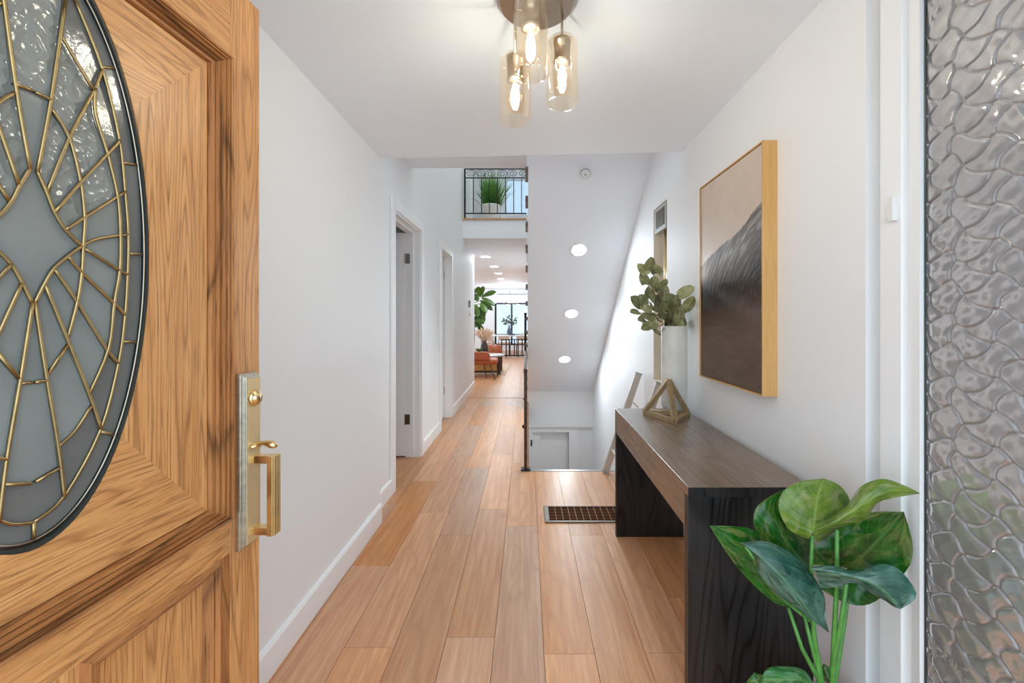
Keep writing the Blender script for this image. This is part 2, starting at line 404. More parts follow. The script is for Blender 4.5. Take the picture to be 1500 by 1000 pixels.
# ------------------------------------------------------------------ structure: vestibule
S('wall_left', B(-1.0, XL1, 0.05, 2.515, -0.012, ZC+0.02), 'wall')
def baseboard(name, x0, x1, y0, y1, h=0.115, side=1):
    bm = bmesh.new(); t = 0.014*side
    prof = [(0, 0), (t, 0), (t, h-0.012), (t*0.55, h), (0, h)]
    prism(bm, [(x0+a, y0, b) for a, b in prof], (x1-x0, y1-y0, 0)); return S(name, bm, 'trim')
baseboard('baseboard_left', XL1, XL1, 0.25, 2.51)
bm = bmesh.new()
prism(bm, [(-1.05, -0.05, ZC), (1.05, -0.05, ZC), (1.05, 2.405, ZC), (XR1, 2.418, ZC), (XL1, 2.515, ZC), (-1.05, 2.53, ZC)], (0, 0, 0.22))
S('ceiling', bm, 'ceiling')
S('wall_right', B(XR1, 1.05, 1.109, 2.418, -0.012, ZC+0.01), 'wall')
baseboard('baseboard_right', XR1, XR1, 1.11, 2.41, side=-1)

# front wall either side of the doorway and above it
S('wall_front', B(-3.0, -0.80, 0.02, 0.16, -0.2, 3.2), 'wall')
S('wall_front', B(0.99, 3.0, -0.02, 0.16, -0.2, 3.2), 'wall')
S('wall_front', B(-0.80, 0.99, 0.02, 0.16, 2.10, 3.2), 'wall')
S('trim_1', B(-0.80, -0.765, 0.0, 0.2, 0.0, 2.10), 'trim')

# sidelight beside the entry: stepped frame strips and a cast-glass pane
win = thing('window_1', 'tall sidelight of grey cell-patterned cast glass in white frame', 'window', (0.93, 0.6, 0), kind='structure')
obj('reveal', B(0.956, 1.05, 1.05, 1.109, -0.012, ZC), 'trim', win)
bm = bmesh.new()
poly = [(1.05, 1.062), (0.917, 1.062), (0.917, 1.004), (0.934, 1.003), (0.934, 0.980), (0.920, 0.979), (0.918, 0.957), (0.937, 0.955), (0.937, 0.925), (1.05, 0.925)]
prism(bm, [(a, b, -0.012) for a, b in poly], (0, 0, ZC+0.012)); obj('frame', bm, 'trim', win)
obj('frame_end', B(0.915, 1.05, 0.16, 0.22, -0.012, ZC), 'trim', win)
obj('sill', B(0.915, 1.05, 0.22, 0.925, -0.012, 0.12), 'trim', win)
obj('head', B(0.915, 1.05, 0.22, 0.925, 2.16, ZC), 'trim', win)
def cell_pane():
    y0, y1, z0, z1 = 0.22, 0.953, 0.12, 2.16
    rs = np.random.RandomState(5)
    PU, PV = 0.190, 0.138                         # the cast pattern repeats
    ys = np.concatenate([np.arange(y0, 0.70, 0.008), np.arange(0.70, y1+1e-6, 0.0016)])
    zs = np.concatenate([np.arange(z0, 0.50, 0.008), np.arange(0.50, 1.92, 0.0018), np.arange(1.92, z1+1e-6, 0.008)])
    Y, Z = np.meshgrid(ys, zs)
    # warped periodic points
    base = []
    nu, nv = 4, 2
    for i in range(nu):
        for j in range(nv):
            base.append(((i+0.15*(j % 2)+0.55*rs.rand())/nu*PU, (j+0.5*(i % 2)+0.45*rs.rand())/nv*PV))
    base = np.array(base)
    wy = Y+0.006*np.sin(2*PI*Z/PV*2+1)+0.003*np.sin(2*PI*Y/PU*3)+0.15*Z*0
    wz = Z+0.007*np.sin(2*PI*Y/PU*2+2)+0.35*Y*0
    U, V = np.mod(wy, PU), np.mod(wz, PV)
    d1 = np.full(U.shape, 9.0); d2 = np.full(U.shape, 9.0)
    for (a, b) in base:
        for da in (-PU, 0, PU):
            for db in (-PV, 0, PV):
                d = np.hypot((U-a-da)*0.9, V-b-db)
                d2 = np.minimum(d2, np.maximum(d, d1)); d1 = np.minimum(d1, d)
    e = d2-d1
    h = 0.0052*np.clip(e/0.0075, 0, 1)**0.7 + 0.0012*np.clip(e/0.05, 0, 1)
    h += 0.0007*np.sin(Y*120+40*Z)*np.sin(Z*130+1)
    n0, n1 = Y.shape
    X = 0.9365-h
    co = np.stack([X, Y, Z], -1).reshape(-1, 3)
    idx = np.arange(n0*n1).reshape(n0, n1)
    fs = np.stack([idx[:-1, :-1], idx[:-1, 1:], idx[1:, 1:], idx[1:, :-1]], -1).reshape(-1, 4)
    back = np.array([[0.946, ys[0], zs[0]], [0.946, ys[-1], zs[0]], [0.946, ys[-1], zs[-1]], [0.946, ys[0], zs[-1]]])
    k = n0*n1
    co = np.concatenate([co, back])
    faces = fs.tolist()+[[k, k+3, k+2, k+1]]
    faces += [[k+1]+idx[0, ::-1].tolist()+[k], [k+2]+idx[::-1, -1].tolist()+[k+1], [k+3]+idx[-1, :].tolist()+[k+2], [k]+idx[:, 0].tolist()+[k+3]]
    off = np.array([0.93, 0.6, 0])
    me = bpy.data.meshes.new('glass_pane'); me.from_pydata((co-off).tolist(), [], faces); me.update()
    me.materials.append(M['cell_glass'])
    for p in me.polygons: p.use_smooth = len(p.vertices) == 4
    o = bpy.data.objects.new('glass_pane', me); C.objects.link(o); o.parent = win
cell_pane()
obj('glazing_bead', T([(0.928, 0.953, 0.12), (0.928, 0.953, 2.16)], 0.0022, 6), 'gasket', win)

# ------------------------------------------------------------------ structure: hall
def wall_with_openings(name, x0, x1, y0, y1, z0, z1, ops, mat='wall'):
    bm = bmesh.new(); y = y0
    for (a, b, lo, hi) in ops:
        box(bm, x0, x1, y, a, z0, z1)
        if hi < z1: box(bm, x0, x1, a, b, hi, z1)
        if lo > z0: box(bm, x0, x1, a, b, z0, lo)
        y = b
    box(bm, x0, x1, y, y1, z0, z1)
    return S(name, bm, mat)
D1a, D1b, D2a, D2b, ZD = 2.965, 3.715, 4.575, 5.215, 2.045
wall_with_openings('wall_left_hall', XL2-0.12, XL2, 2.50, 7.55, -0.012, 2.47, [(D1a, D1b, -0.012, ZD), (D2a, D2b, -0.012, ZD)])
S('wall_left_upper', B(XL2-0.12, XL2, 2.60, 8.7, 2.47, 5.3), 'wall')
baseboard('baseboard_hall', XL2, XL2, 2.50, D1a-0.075)
baseboard('baseboard_hall', XL2, XL2, D1b+0.075, D2a-0.075)
baseboard('baseboard_hall', XL2, XL2, D2b+0.075, 7.55)
S('ceiling_hall', B(-1.08, 0.0, 2.535, 3.436, 2.51, 2.74), 'ceiling')
S('ceiling_hall', B(0.0, 1.08, 2.425, 3.05, 2.51, 2.74), 'ceiling')
wall_with_openings('wall_right_stairs', XR2, XR2+0.13, 2.418, 6.1, -2.4, 5.3, [(2.77, 3.07, 0.79, 2.06)])
baseboard('baseboard_landing', XR2, XR2, 2.42, DLAND, side=-1)

def hall_door(name, label, a, b, hinge_zs, ajar):
    d = thing(name, label, 'door', (XL2, (a+b)/2, 0), kind='structure')
    cw, ct = 0.075, 0.018
    obj('casing_side', B(XL2, XL2+ct, a-cw, a+0.006, 0, ZD+cw), 'trim', d, bevel=0.004)
    obj('casing_side', B(XL2, XL2+ct, b-0.006, b+cw, 0, ZD+cw), 'trim', d, bevel=0.004)
    obj('casing_head', B(XL2, XL2+ct+0.002, a+0.006, b-0.006, ZD-0.006, ZD+cw), 'trim', d, bevel=0.004)
    bm = bmesh.new()
    box(bm, XL2-0.13, XL2, a, a+0.018, 0, ZD); box(bm, XL2-0.13, XL2, b-0.018, b, 0, ZD); box(bm, XL2-0.13, XL2, a+0.018, b-0.018, ZD-0.018, ZD)
    box(bm, XL2-0.075, XL2-0.055, b-0.03, b-0.018, 0, ZD-0.018); box(bm, XL2-0.075, XL2-0.055, a+0.03, b-0.03, ZD-0.03, ZD-0.018)
    obj('jamb', bm, 'trim', d)
    if ajar:
        h = Vector((XL2-0.13, b-0.022, 0)); dr = Vector((-1, -0.12, 0)).normalized(); nn = Vector((dr.y, -dr.x, 0))
        tf = lambda u, n, z: h+dr*u+nn*n+Vector((0, 0, z))
        obj('door_leaf', B(0, b-a-0.045, 0.002, 0.037, 0.012, ZD-0.022, tf=tf), 'trim', d, bevel=0.003)
        hx = XL2-0.118
    else:
        obj('door_leaf', B(XL2-0.118, XL2-0.083, a+0.02, b-0.02, 0.012, ZD-0.022), 'trim', d, bevel=0.003)
        obj('door_knob', lathe(bmesh.new(), [(0, 0.055), (0.022, 0.05), (0.026, 0.038), (0.012, 0.025), (0.012, 0.006), (0.028, 0.004), (0.028, 0)], 14,
            Matrix.Translation((XL2-0.083, a+0.09, 0.95)) @ Matrix.Rotation(PI/2, 4, 'Y')), 'hinge_light', d, True)
        hx = XL2-0.085
    for hz in hinge_zs:
        bm = bmesh.new(); box(bm, hx-0.012, hx+0.028, b-0.0205, b-0.0175, hz-0.045, hz+0.045)
        tube(bm, [(hx-0.012, b-0.026, hz-0.047), (hx-0.012, b-0.026, hz+0.047)], 0.006, 8); obj('hinge', bm, 'hinge' if hz < 1 else 'hinge_light', d)
hall_door('door_2', 'white hall door standing ajar inside the nearer white casing', D1a, D1b, (1.79, 0.34), True)
hall_door('door_3', 'white hall door shut inside the farther white casing', D2a, D2b, (1.80, 0.34), False)
# the room behind the ajar door
S('wall_side_room', B(-2.6, -2.5, 2.5, 4.6, -0.012, 2.5), 'wall')
S('wall_side_room', B(-2.5, XL2-0.12, 2.4, 2.5, -0.012, 2.5), 'wall')
S('wall_side_room', B(-2.5, XL2-0.12, 4.5, 4.6, -0.012, 2.5), 'wall')
S('ceiling_side_room', B(-2.6, XL2-0.12, 2.4, 4.6, 2.5, 2.6), 'ceiling')

# upper storey: slab, back walls, window, roof
S('floor_loft', B(XL2, 0.0, 6.15, 8.7, 2.46, 2.735), 'ceiling')
S('trim_loft', B(XL2, 0.0, 6.13, 6.40, 2.735, 2.76), 'tanwood')
S('wall_loft', B(XL2, -0.47, 7.30, 7.42, 2.735, 5.3), 'shaded_wall')
bm = bmesh.new()
box(bm, -0.75, -0.45, 8.6, 8.75, 2.735, 5.3); box(bm, 0.75, 2.4, 8.6, 8.75, 2.735, 5.3)
box(bm, -0.45, 0.75, 8.6, 8.75, 2.735, 3.42); box(bm, -0.45, 0.75, 8.6, 8.75, 4.20, 5.3); S('wall_loft_window', bm, 'wall')
wl = thing('window_2', 'pale blue frosted window of the upper landing behind the railing', 'window', (0.15, 8.6, 3.42), kind='structure')
bm = bmesh.new()
for a, b in ((-0.45, -0.42), (0.13, 0.16), (0.72, 0.75)): box(bm, a, b, 8.58, 8.66, 3.42, 4.20)
box(bm, -0.42, 0.72, 8.58, 8.66, 3.42, 3.45); box(bm, -0.42, 0.72, 8.58, 8.66, 4.17, 4.20); obj('frame', bm, 'trim', wl)
for a, b in ((-0.42, 0.13), (0.16, 0.72)): obj('glass_pane', B(a, b, 8.61, 8.618, 3.45, 4.17), 'frost', wl)
# roof with an unseen skylight added to brighten the stairwell
bm = bmesh.new()
box(bm, -1.2, -0.9, 2.5, 8.8, 5.3, 5.4); box(bm, 0.9, 2.4, 2.5, 8.8, 5.3, 5.4); box(bm, -0.9, 0.9, 2.5, 3.0, 5.3, 5.4); box(bm, -0.9, 0.9, 7.2, 8.8, 5.3, 5.4)
S('ceiling_upper', bm, 'ceiling')
wk = thing('skylight_added', 'unseen skylight added in the high ceiling to light the stairwell', 'window', (0.0, 5.1, 5.3), kind='structure')
bm = bmesh.new()
box(bm, -0.9, -0.85, 3.0, 7.2, 5.32, 5.42); box(bm, 0.85, 0.9, 3.0, 7.2, 5.32, 5.42); box(bm, -0.85, 0.85, 3.0, 3.05, 5.32, 5.42); box(bm, -0.85, 0.85, 7.15, 7.2, 5.32, 5.42)
obj('frame', bm, 'trim', wk); obj('glass_pane', B(-0.85, 0.85, 3.05, 7.15, 5.37, 5.378), 'added_skylight_glass', wk)
S('wall_upper_front', B(-1.08, 1.08, 2.50, 2.62, 2.74, 5.3), 'wall')
S('wall_upper_stairs', B(XR2, 1.08, 6.1, 8.7, -0.4, 5.3), 'wall')

# sloped soffit over the basement stairs and the wall at its foot
def sz(D): return SL_Z0-SLOPE*(D-SL_D0)
bm = bmesh.new(); De = 5.88
prism(bm, [(0.012, 3.03, sz(3.03)), (0.012, De, sz(De)), (0.012, De, sz(De)+0.10), (0.012, 3.03, sz(3.03)+0.10)], (XR2-0.012, 0, 0))
S('ceiling_soffit', bm, 'ceiling')
S('wall_stairs_end', B(0.012, XR2, De, De+0.12, -0.304, sz(De)+0.02), 'wall')
S('ceiling_basement', B(-0.2, XR2, De+0.12, 7.4, -0.30, -0.26), 'ceiling')
S('floor_basement', B(-0.2, XR2, 3.3, 7.4, -2.5, -2.4), 'porch')
S('wall_basement_left', B(-0.2, 0.012, 3.37, 7.4, -2.4, -0.22), 'wall')
S('wall_basement_end', B(-0.2, XR2+0.13, 7.4, 7.5, -2.4, -0.26), 'wall')
S('wall_basement_right', B(XR2, XR2+0.13, 6.1, 7.4, -2.4, -0.4), 'wall')
S('wall_landing_riser', B(0.03, XR2, DLAND-0.12, DLAND-0.01, -2.4, -0.22), 'wall')
# basement doorway straight ahead
db = thing('door_4', 'white basement door frame seen low beyond the landing edge', 'door', (0.45, De+0.05, -2.4), kind='structure')
Dd = De+0.06
X = lambda x: (x-VX)/F*Dd
Zp = lambda y: H-(y-VY)/F*Dd
obj('casing_head', B(0.03, X(846), Dd-0.03, Dd, Zp(632), -0.304), 'trim', db)
obj('casing_side', B(0.03, X(780), Dd-0.03, Dd, -2.4, Zp(632)), 'trim', db)
obj('casing_side', B(X(833), X(846), Dd-0.03, Dd, -2.4, Zp(632)), 'trim', db)
S('wall_basement_side', B(X(846), XR2, Dd-0.02, Dd+0.08, -2.4, -0.304), 'wall')
obj('door_leaf', B(X(791), X(833), Dd+0.05, Dd+0.09, -2.39, -0.32), 'trim', db)
obj('jamb', B(X(780), X(791), Dd+0.005, Dd+0.16, -2.4, -0.32), 'trim', db)
obj('hinge', B(X(777.4), X(779.4), Dd-0.036, Dd-0.03, Zp(652), Zp(643)), 'black', db)
# basement flight
st = thing('basement_stairs', 'white basement stairs dropping away below the landing edge', 'stairs', (0.5, DLAND, -2.4))
for i in range(11):
    z = -0.2*(i+1); obj('tread', B(0.03, XR2-0.004, DLAND+0.0+0.2*i, DLAND+0.2*(i+1)+0.01, z-0.18, z), 'tanwood', st)

# upper staircase over the soffit
us = thing('upper_staircase', 'white upper staircase with wood tread ends above the sloped soffit', 'stairs', (0.5, 6.5, 0))
k = 0
tD = [3.434+0.2155*i for i in range(14)]
for i, D in enumerate(tD):
    zt = H+ (4.087-H-0.82*D) + H*0   # tread line
    zt = 4.087+1.24-0.82*D - 0.0
    zt = H + (4.087-0.82*D)
    obj('tread', B(-0.012 if i < 10 else 0.0, XR2-0.004, D-0.03, D+0.225, zt-0.045, zt), 'treadwood', us)
    obj('riser', B(0.013, XR2-0.004, D+0.19, D+0.21, max(0.0, zt-0.22) if D > 5.4 else zt-0.22, zt-0.045), 'trim', us)
bm = bmesh.new()
prism(bm, [(0.013, 3.2, sz(3.2)+0.1), (0.013, 6.3, max(0.0, sz(6.3)+0.1)), (0.013, 6.3, 0.2), (0.013, 3.2, sz(3.2)+0.27)], (0.03, 0, 0))
obj('stringer', bm, 'trim', us)
nw = thing('stair_newel_post', 'black iron newel post at the foot of the upper staircase', 'post', (-0.012, 6.35, 0))
obj('post', B(-0.037, -0.002, 6.33, 6.37, 0.0, 1.32), 'black', nw, bevel=0.004); obj('cap', B(-0.042, 0.004, 6.324, 6.376, 1.32, 1.345), 'black', nw)

# guard rail along the basement opening, seen end-on
gr = thing('stairwell_guard_rail', 'dark iron stairwell guard rail with brown handrail seen end-on', 'railing', (-0.01, 3.4, 0))
obj('newel', B(-0.022, 0.004, 3.37, 3.396, 0.012, 0.80), 'darkbrown', gr)
obj('side_cap', B(0.005, 0.016, 3.372, 3.396, 0.014, 0.56), 'tanwood', gr)
obj('base_plate', B(-0.045, 0.03, 3.35, 3.42, 0.0, 0.014), 'black', gr, bevel=0.003)
obj('handrail', B(-0.026, 0.006, 3.36, 5.32, 0.80, 0.835), 'darkbrown', gr, bevel=0.006)
obj('lower_rail', B(-0.016, 0.0, 3.396, 5.32, 0.09, 0.106), 'black', gr)
for i in range(15):
    y = 3.50+i*0.125; obj('baluster', B(-0.014, -0.002, y-0.006, y+0.006, 0.10, 0.80), 'black' if i % 5 else 'darkbrown', gr)
for i, y in enumerate((3.41, 4.6)): obj('knuckle', lathe(bmesh.new(), [(0, -0.018), (0.014, -0.01), (0.018, 0), (0.014, 0.01), (0, 0.018)], 10, Matrix.Translation((-0.022, y, 0.35))), 'black', gr)

# ------------------------------------------------------------------ front door
X0, DX = -0.75, 0.0508
DE = F*abs(X0)/(802-380)
E = Vector((X0+DX*DE, DE, 0)); dH = Vector((-DX, -1, 0)); dN = Vector((1, -DX, 0)).normalized()
DW, DT = 0.914, 2.044
def dp(u, n, z): return E+dH*u+dN*n+Vector((0, 0, z))
def duz(x, y):                         # photo pixel on the door face -> (u, z)
    D = F*abs(X0)/(802-x); return DE-D, H-(y-VY)/F*D
door = thing('door_1', 'open oak front door with oval leaded glass', 'door', E+dH*DW, kind='structure')
TH = -0.045
def dbox(u0, u1, n0, n1, z0, z1): return B(u0, u1, n0, n1, z0, z1, tf=dp)
obj('stile', dbox(0, 0.098, TH, 0, 0.012, DT), 'oak_v', door, bevel=0.002)
obj('stile', dbox(DW-0.098, DW, TH, 0, 0.012, DT), 'oak_v', door, bevel=0.002)
U0, U1, ZA, ZB = 0.098, DW-0.098, 0.769, 1.858
obj('top_rail', dbox(U0, U1, TH, 0, ZB, DT), 'oak_h', door)
obj('lock_rail', dbox(U0, U1, TH, 0, 0.69, ZA), 'oak_h', door)
obj('bottom_rail', dbox(U0, U1, TH, 0, 0.012, 0.20), 'oak_h', door)
obj('mullion', dbox(0.41, DW-0.41, TH, 0, 0.20, 0.69), 'oak_v', door)
def frame_mould(u0, u1, z0, z1, wdu, wdz, prof, parent):
    """four mitred lengths of moulding; prof: list of (t, n)"""
    def ring(t):
        return [(u0+wdu*t, z0+wdz*t), (u1-wdu*t, z0+wdz*t), (u1-wdu*t, z1-wdz*t), (u0+wdu*t, z1-wdz*t)]
    for s in range(4):
        bm = bmesh.new(); rows = []
        for t, n in prof:
            r = ring(t); a, b = r[s], r[(s+1) % 4]
            rows.append((bm.verts.new(dp(a[0], n, a[1])), bm.verts.new(dp(b[0], n, b[1]))))
        lo = []
        for t in (1, 0):
            r = ring(t); a, b = r[s], r[(s+1) % 4]; lo.append((bm.verts.new(dp(a[0], -0.03, a[1])), bm.verts.new(dp(b[0], -0.03, b[1]))))
        rows += lo
        for i in range(len(rows)):
            a, b = rows[i], rows[(i+1) % len(rows)]; bm.faces.new([a[0], a[1], b[1], b[0]])
        bm.faces.new([r[0] for r in rows]); bm.faces.new([r[1] for r in rows][::-1])
        obj('moulding', bm, 'oakm_h' if s % 2 == 0 else 'oakm_v', parent)
bead = [(0.0, -0.004), (0.03, 0.010), (0.10, 0.014), (0.17, 0.012), (0.19, 0.001), (0.22, 0.010), (0.32, 0.012), (0.36, 0.001), (0.39, 0.008), (0.50, 0.010), (0.55, -0.003), (0.58, 0.004), (0.68, 0.005), (0.73, -0.007), (0.76, -0.001), (0.90, -0.001), (0.95, -0.012), (1.0, -0.014)]
frame_mould(U0, U1, ZA, ZB, 0.057, 0.046, bead, door)
UI0, UI1, ZI0, ZI1 = U0+0.057, U1-0.057, ZA+0.046, ZB-0.046
UC, ZCN, OA, OB = DW/2, 1.362, 0.1715, 0.462
NP = -0.008                             # face of the boards round the oval
def oval(a, k=1.0): return (UC+OA*k*math.cos(a), ZCN+OB*k*math.sin(a))
corners = [(UI0, ZI0), (UI1, ZI0), (UI1, ZI1), (UI0, ZI1)]
hit = [duz(185, 640), None, None, duz(203, 152)]
def ang(p): return math.atan2((p[1]-ZCN)/OB, (p[0]-UC)/OA)
a_bl, a_tl = ang(hit[0]), ang(hit[3])    # on the latch side (u small): cos < 0
a_br, a_tr = PI-a_bl, PI-a_tl
def board(c0, c1, a0, a1, mat):
    n = 26; arc = [oval(a0+(a1-a0)*i/n) for i in range(n+1)]
    edge = [(c0[0]+(c1[0]-c0[0])*i/n, c0[1]+(c1[1]-c0[1])*i/n) for i in range(n+1)]
    bm = bmesh.new()
    rows = [[bm.verts.new(dp(p[0], nn, p[1])) for p, nn in ((e, -0.035), (e, NP), (q, NP), (q, -0.035))] for e, q in zip(edge, arc)]
    for r0, r1 in zip(rows, rows[1:]):
        for i in range(4): bm.faces.new([r0[i], r0[(i+1) % 4], r1[(i+1) % 4], r1[i]])
    bm.faces.new(rows[0]); bm.faces.new(rows[-1][::-1])
    obj('oval_board', bm, mat, door)
board(corners[0], corners[3], a_bl % (2*PI), a_tl % (2*PI), 'oak_v')
board(corners[1], corners[2], (a_br+2*PI) % (2*PI)-2*PI if (a_br % (2*PI)) > PI else a_br % (2*PI), a_tr % (2*PI), 'oak_v')
board(corners[0], corners[1], a_bl % (2*PI), (a_br % (2*PI)), 'oak_h')
board(corners[3], corners[2], a_tl % (2*PI), a_tr % (2*PI), 'oak_h')
low = [(0, 0.0), (0.1, 0.006), (0.3, 0.010), (0.42, 0.0), (0.6, 0.003), (0.75, -0.004), (1.0, -0.012)]
for a, b in ((0.128, 0.41), (DW-0.41, DW-0.128)):
    frame_mould(a, b, 0.20, 0.69, 0.036, 0.034, low, door)
    bm = bmesh.new(); rows = []
    for t, n in ((0, -0.012), (0.03, -0.012)):
        rows.append([bm.verts.new(dp(u, n, z)) for u, z in ((a+0.036+t, 0.234+t), (b-0.036-t, 0.234+t), (b-0.036-t, 0.656-t), (a+0.036+t, 0.656-t))])
    for r0, r1 in zip(rows, rows[1:]):
        for i in range(4): bm.faces.new([r0[i], r0[(i+1) % 4], r1[(i+1) % 4], r1[i]])
    bm.faces.new(rows[-1]); bk = [bm.verts.new(dp(u, -0.035, z)) for u, z in ((a+0.036, 0.234), (b-0.036, 0.234), (b-0.036, 0.656), (a+0.036, 0.656))]
    for i in range(4): bm.faces.new([rows[0][i], rows[0][(i+1) % 4], bk[(i+1) % 4], bk[i]])
    bm.faces.new(bk[::-1]); obj('raised_panel', bm, 'oak_v', door)
obj('stile_bead', dbox(0.098, 0.128, TH, -0.002, 0.20, 0.69), 'oakm_v', door); obj('stile_bead', dbox(DW-0.128, DW-0.098, TH, -0.002, 0.20, 0.69), 'oakm_v', door)

# leaded oval: rim, cames and one pane per opening
NG = -0.020
def ring_band(bm, k0, k1, n0, n1, seg=72):
    rr = []
    for i in range(seg):
        a = 2*PI*i/seg; rr.append([bm.verts.new(dp(*(lambda p: (p[0], n, p[1]))(oval(a, k)))) for k, n in ((k0, n0), (k1, n0), (k1, n1), (k0, n1))])
    for i in range(seg):
        a, b = rr[i], rr[(i+1) % seg]
        for j in range(4): bm.faces.new([a[j], a[(j+1) % 4], b[(j+1) % 4], b[j]])
    return bm
og = obj('oval_rim', ring_band(bmesh.new(), 0.986, 1.003, -0.034, -0.010), 'gasket', door)
half = [
 [(124, 0), (163, 101), (187.5, 205), (195.5, 280), (200, 343), (199, 402), (195.5, 461), (186, 532), (160, 630), (108, 727), (64, 765)],
 [(152, 129), (152, 166), (169, 223), (184, 287), (188, 343), (187, 395), (179, 444), (171, 510), (143, 577)],
 [(146, 595), (124, 630), (99, 654)], [(101, 685), (67, 706)], [(105, 55), (117, 76), (148, 130)],
 [(90, 159), (115, 202), (131, 265), (137, 318), (135, 360), (133, 398), (126.5, 442), (112, 497)], [(113, 505), (83, 550)], [(81, 557), (65, 560)],
 [(89, 146), (66, 134)],
 [(69, 250), (83, 282), (94, 310), (110, 336), (133, 360), (113, 375), (93, 393), (79, 416), (65.5, 443)],
 [(69, 250), (88.5, 146), (109, 0)],
 [(83, 282), (115, 202), (138, 156), (152, 129), (163, 101)], [(94, 310), (132, 265), (170, 224), (187.5, 205)], [(110, 336), (137, 318), (195.5, 280)],
 [(133, 360), (156, 349.5), (200, 343)], [(137, 364), (186, 395.5), (199, 402)], [(113, 375), (133, 399), (179, 444), (195.5, 461)],
 [(93, 393), (126.5, 442), (168, 510), (186, 532)], [(79, 416), (113, 500), (143, 577), (160, 628)],
 [(65.5, 443), (82, 551), (99, 653), (108, 730)],
 [(163, 98), (180, 99)], [(193, 238), (211, 241)], [(202, 371), (219, 372)], [(193, 500), (211, 501)], [(160, 632), (178, 637)], [(64, 764), (63, 790)],
]
lines = []
for ln in half:
    q = [duz(x, y) for x, y in ln]
    q = [(u, z) for u, z in q]
    lines.append(q); 
def clampc(p):                                     # keep points on the door axis or on the latch side
    return (min(p[0], UC), p[1])
lines = [[clampc(p) for p in l] for l in lines]
# upper closing pieces (above the photo): mirror of the lower border
topz = lambda z: 2*ZCN-z
b0 = [p for p in lines[0]]
lines.append([lines[0][0]]+[(p[0], topz(p[1])) for p in b0[-2:] if topz(p[1]) > lines[0][0][1]])
lines.append([lines[10][-1], (UC-0.045, topz(lines[0][-1][1])+0.004)])
allc = []
for l in lines: allc.append(l); allc.append([(2*UC-u, z) for u, z in l])
k_out = 0.975
allc.append([oval(2*PI*i/72, k_out) for i in range(73)])
def smooth_line(l):
    if len(l) < 3: return l
    out = []
    for i in range(len(l)-1):
        p0, p1, p2, p3 = l[max(i-1, 0)], l[i], l[i+1], l[min(i+2, len(l)-1)]
        for s in (0, 0.25, 0.5, 0.75):
            c = [0.5*(2*p1[k]+(p2[k]-p0[k])*s+(2*p0[k]-5*p1[k]+4*p2[k]-p3[k])*s*s+(3*p1[k]-p0[k]-3*p2[k]+p3[k])*s**3) for k in (0, 1)]
            out.append(tuple(c))
    return out+[l[-1]]
sm = []
for i, l in enumerate(allc):
    if i//2 == 9:                                  # the star keeps its points
        q = [smooth_line(l[:5]), smooth_line(l[4:])]
    else: q = [smooth_line(l)]
    sm += q
cut_v, cut_e = [], []
for l in sm:
    a, b = l[0], l[1]; c, d = l[-1], l[-2]
    def ext(p, q, e=0.006):
        v = Vector(p)-Vector(q); v.normalize(); return tuple(Vector(p)+v*e)
    q = l if l[0] == l[-1] else [ext(a, b)]+l+[ext(c, d)]
    i0 = len(cut_v); cut_v += [Vector(p) for p in q]; cut_e += [(i0+i, i0+i+1) for i in range(len(q)-1)]
vv, ee, ff, ov, oe, of = delaunay_2d_cdt(cut_v, cut_e, [], 0, 1e-5)
cons = {tuple(sorted(e)) for e, o in zip(ee, oe) if o}
emap = {}
for fi, f in enumerate(ff):
    for i in range(3): emap.setdefault(tuple(sorted((f[i], f[(i+1) % 3]))), []).append(fi)
seen = set(); npane = 0
inside = lambda p: ((p[0]-UC)/OA)**2+((p[1]-ZCN)/OB)**2 < k_out**2+0.001
for fi in range(len(ff)):
    if fi in seen: continue
    comp, stack = [], [fi]; seen.add(fi)
    while stack:
        c = stack.pop(); comp.append(c); f = ff[c]
        for i in range(3):
            ek = tuple(sorted((f[i], f[(i+1) % 3])))
            if ek in cons: continue
            for nb in emap[ek]:
                if nb not in seen: seen.add(nb); stack.append(nb)
    area = 0; cx = cz = 0
    for c in comp:
        p, q, r = (vv[i] for i in ff[c]); A = abs((q-p).cross(r-p))/2; m = (p+q+r)/3; area += A; cx += m.x*A; cz += m.y*A
    if area < 6e-5: continue
    cx /= area; cz /= area
    if not all(inside((vv[i].x, vv[i].y)) for c in comp for i in ff[c]): continue
    bm = bmesh.new(); vm = {}
    tu, tz = rnd.uniform(-0.03, 0.03), rnd.uniform(-0.03, 0.03)
    for c in comp:
        for i in ff[c]:
            if i not in vm:
                u, z = cx+(vv[i].x-cx)*0.985, cz+(vv[i].y-cz)*0.985
                vm[i] = (bm.verts.new(dp(u, NG+tu*(u-cx)+tz*(z-cz), z)), bm.verts.new(dp(u, NG-0.005, z)))
    ec = {}
    for c in comp:
        f = ff[c]
        bm.faces.new([vm[i][0] for i in f]); bm.faces.new([vm[i][1] for i in f][::-1])
        for i in range(3):
            ek = tuple(sorted((f[i], f[(i+1) % 3]))); ec[ek] = ec.get(ek, 0)+1
    for (a, b), n in ec.items():
        if n == 1: bm.faces.new([vm[a][0], vm[b][0], vm[b][1], vm[a][1]])
    rr = math.hypot((cx-UC)/OA, (cz-ZCN)/OB)
    mt = 'wave_pane' if rr > 0.72 else ('flake_pane' if (rr > 0.30 and cz > ZCN+0.02 and npane % 4 != 1) else 'smooth_pane')
    obj('pane', bm, mt, og); npane += 1
for i, l in enumerate(sm):
    n = NG+0.004+0.0006*(i % 3)
    obj('came', T([dp(u, n, z) for u, z in l], 0.0025 if i < len(sm)-2 else 0.0018, 6), 'came' if i < len(sm)-1 else 'nickel', og, True)

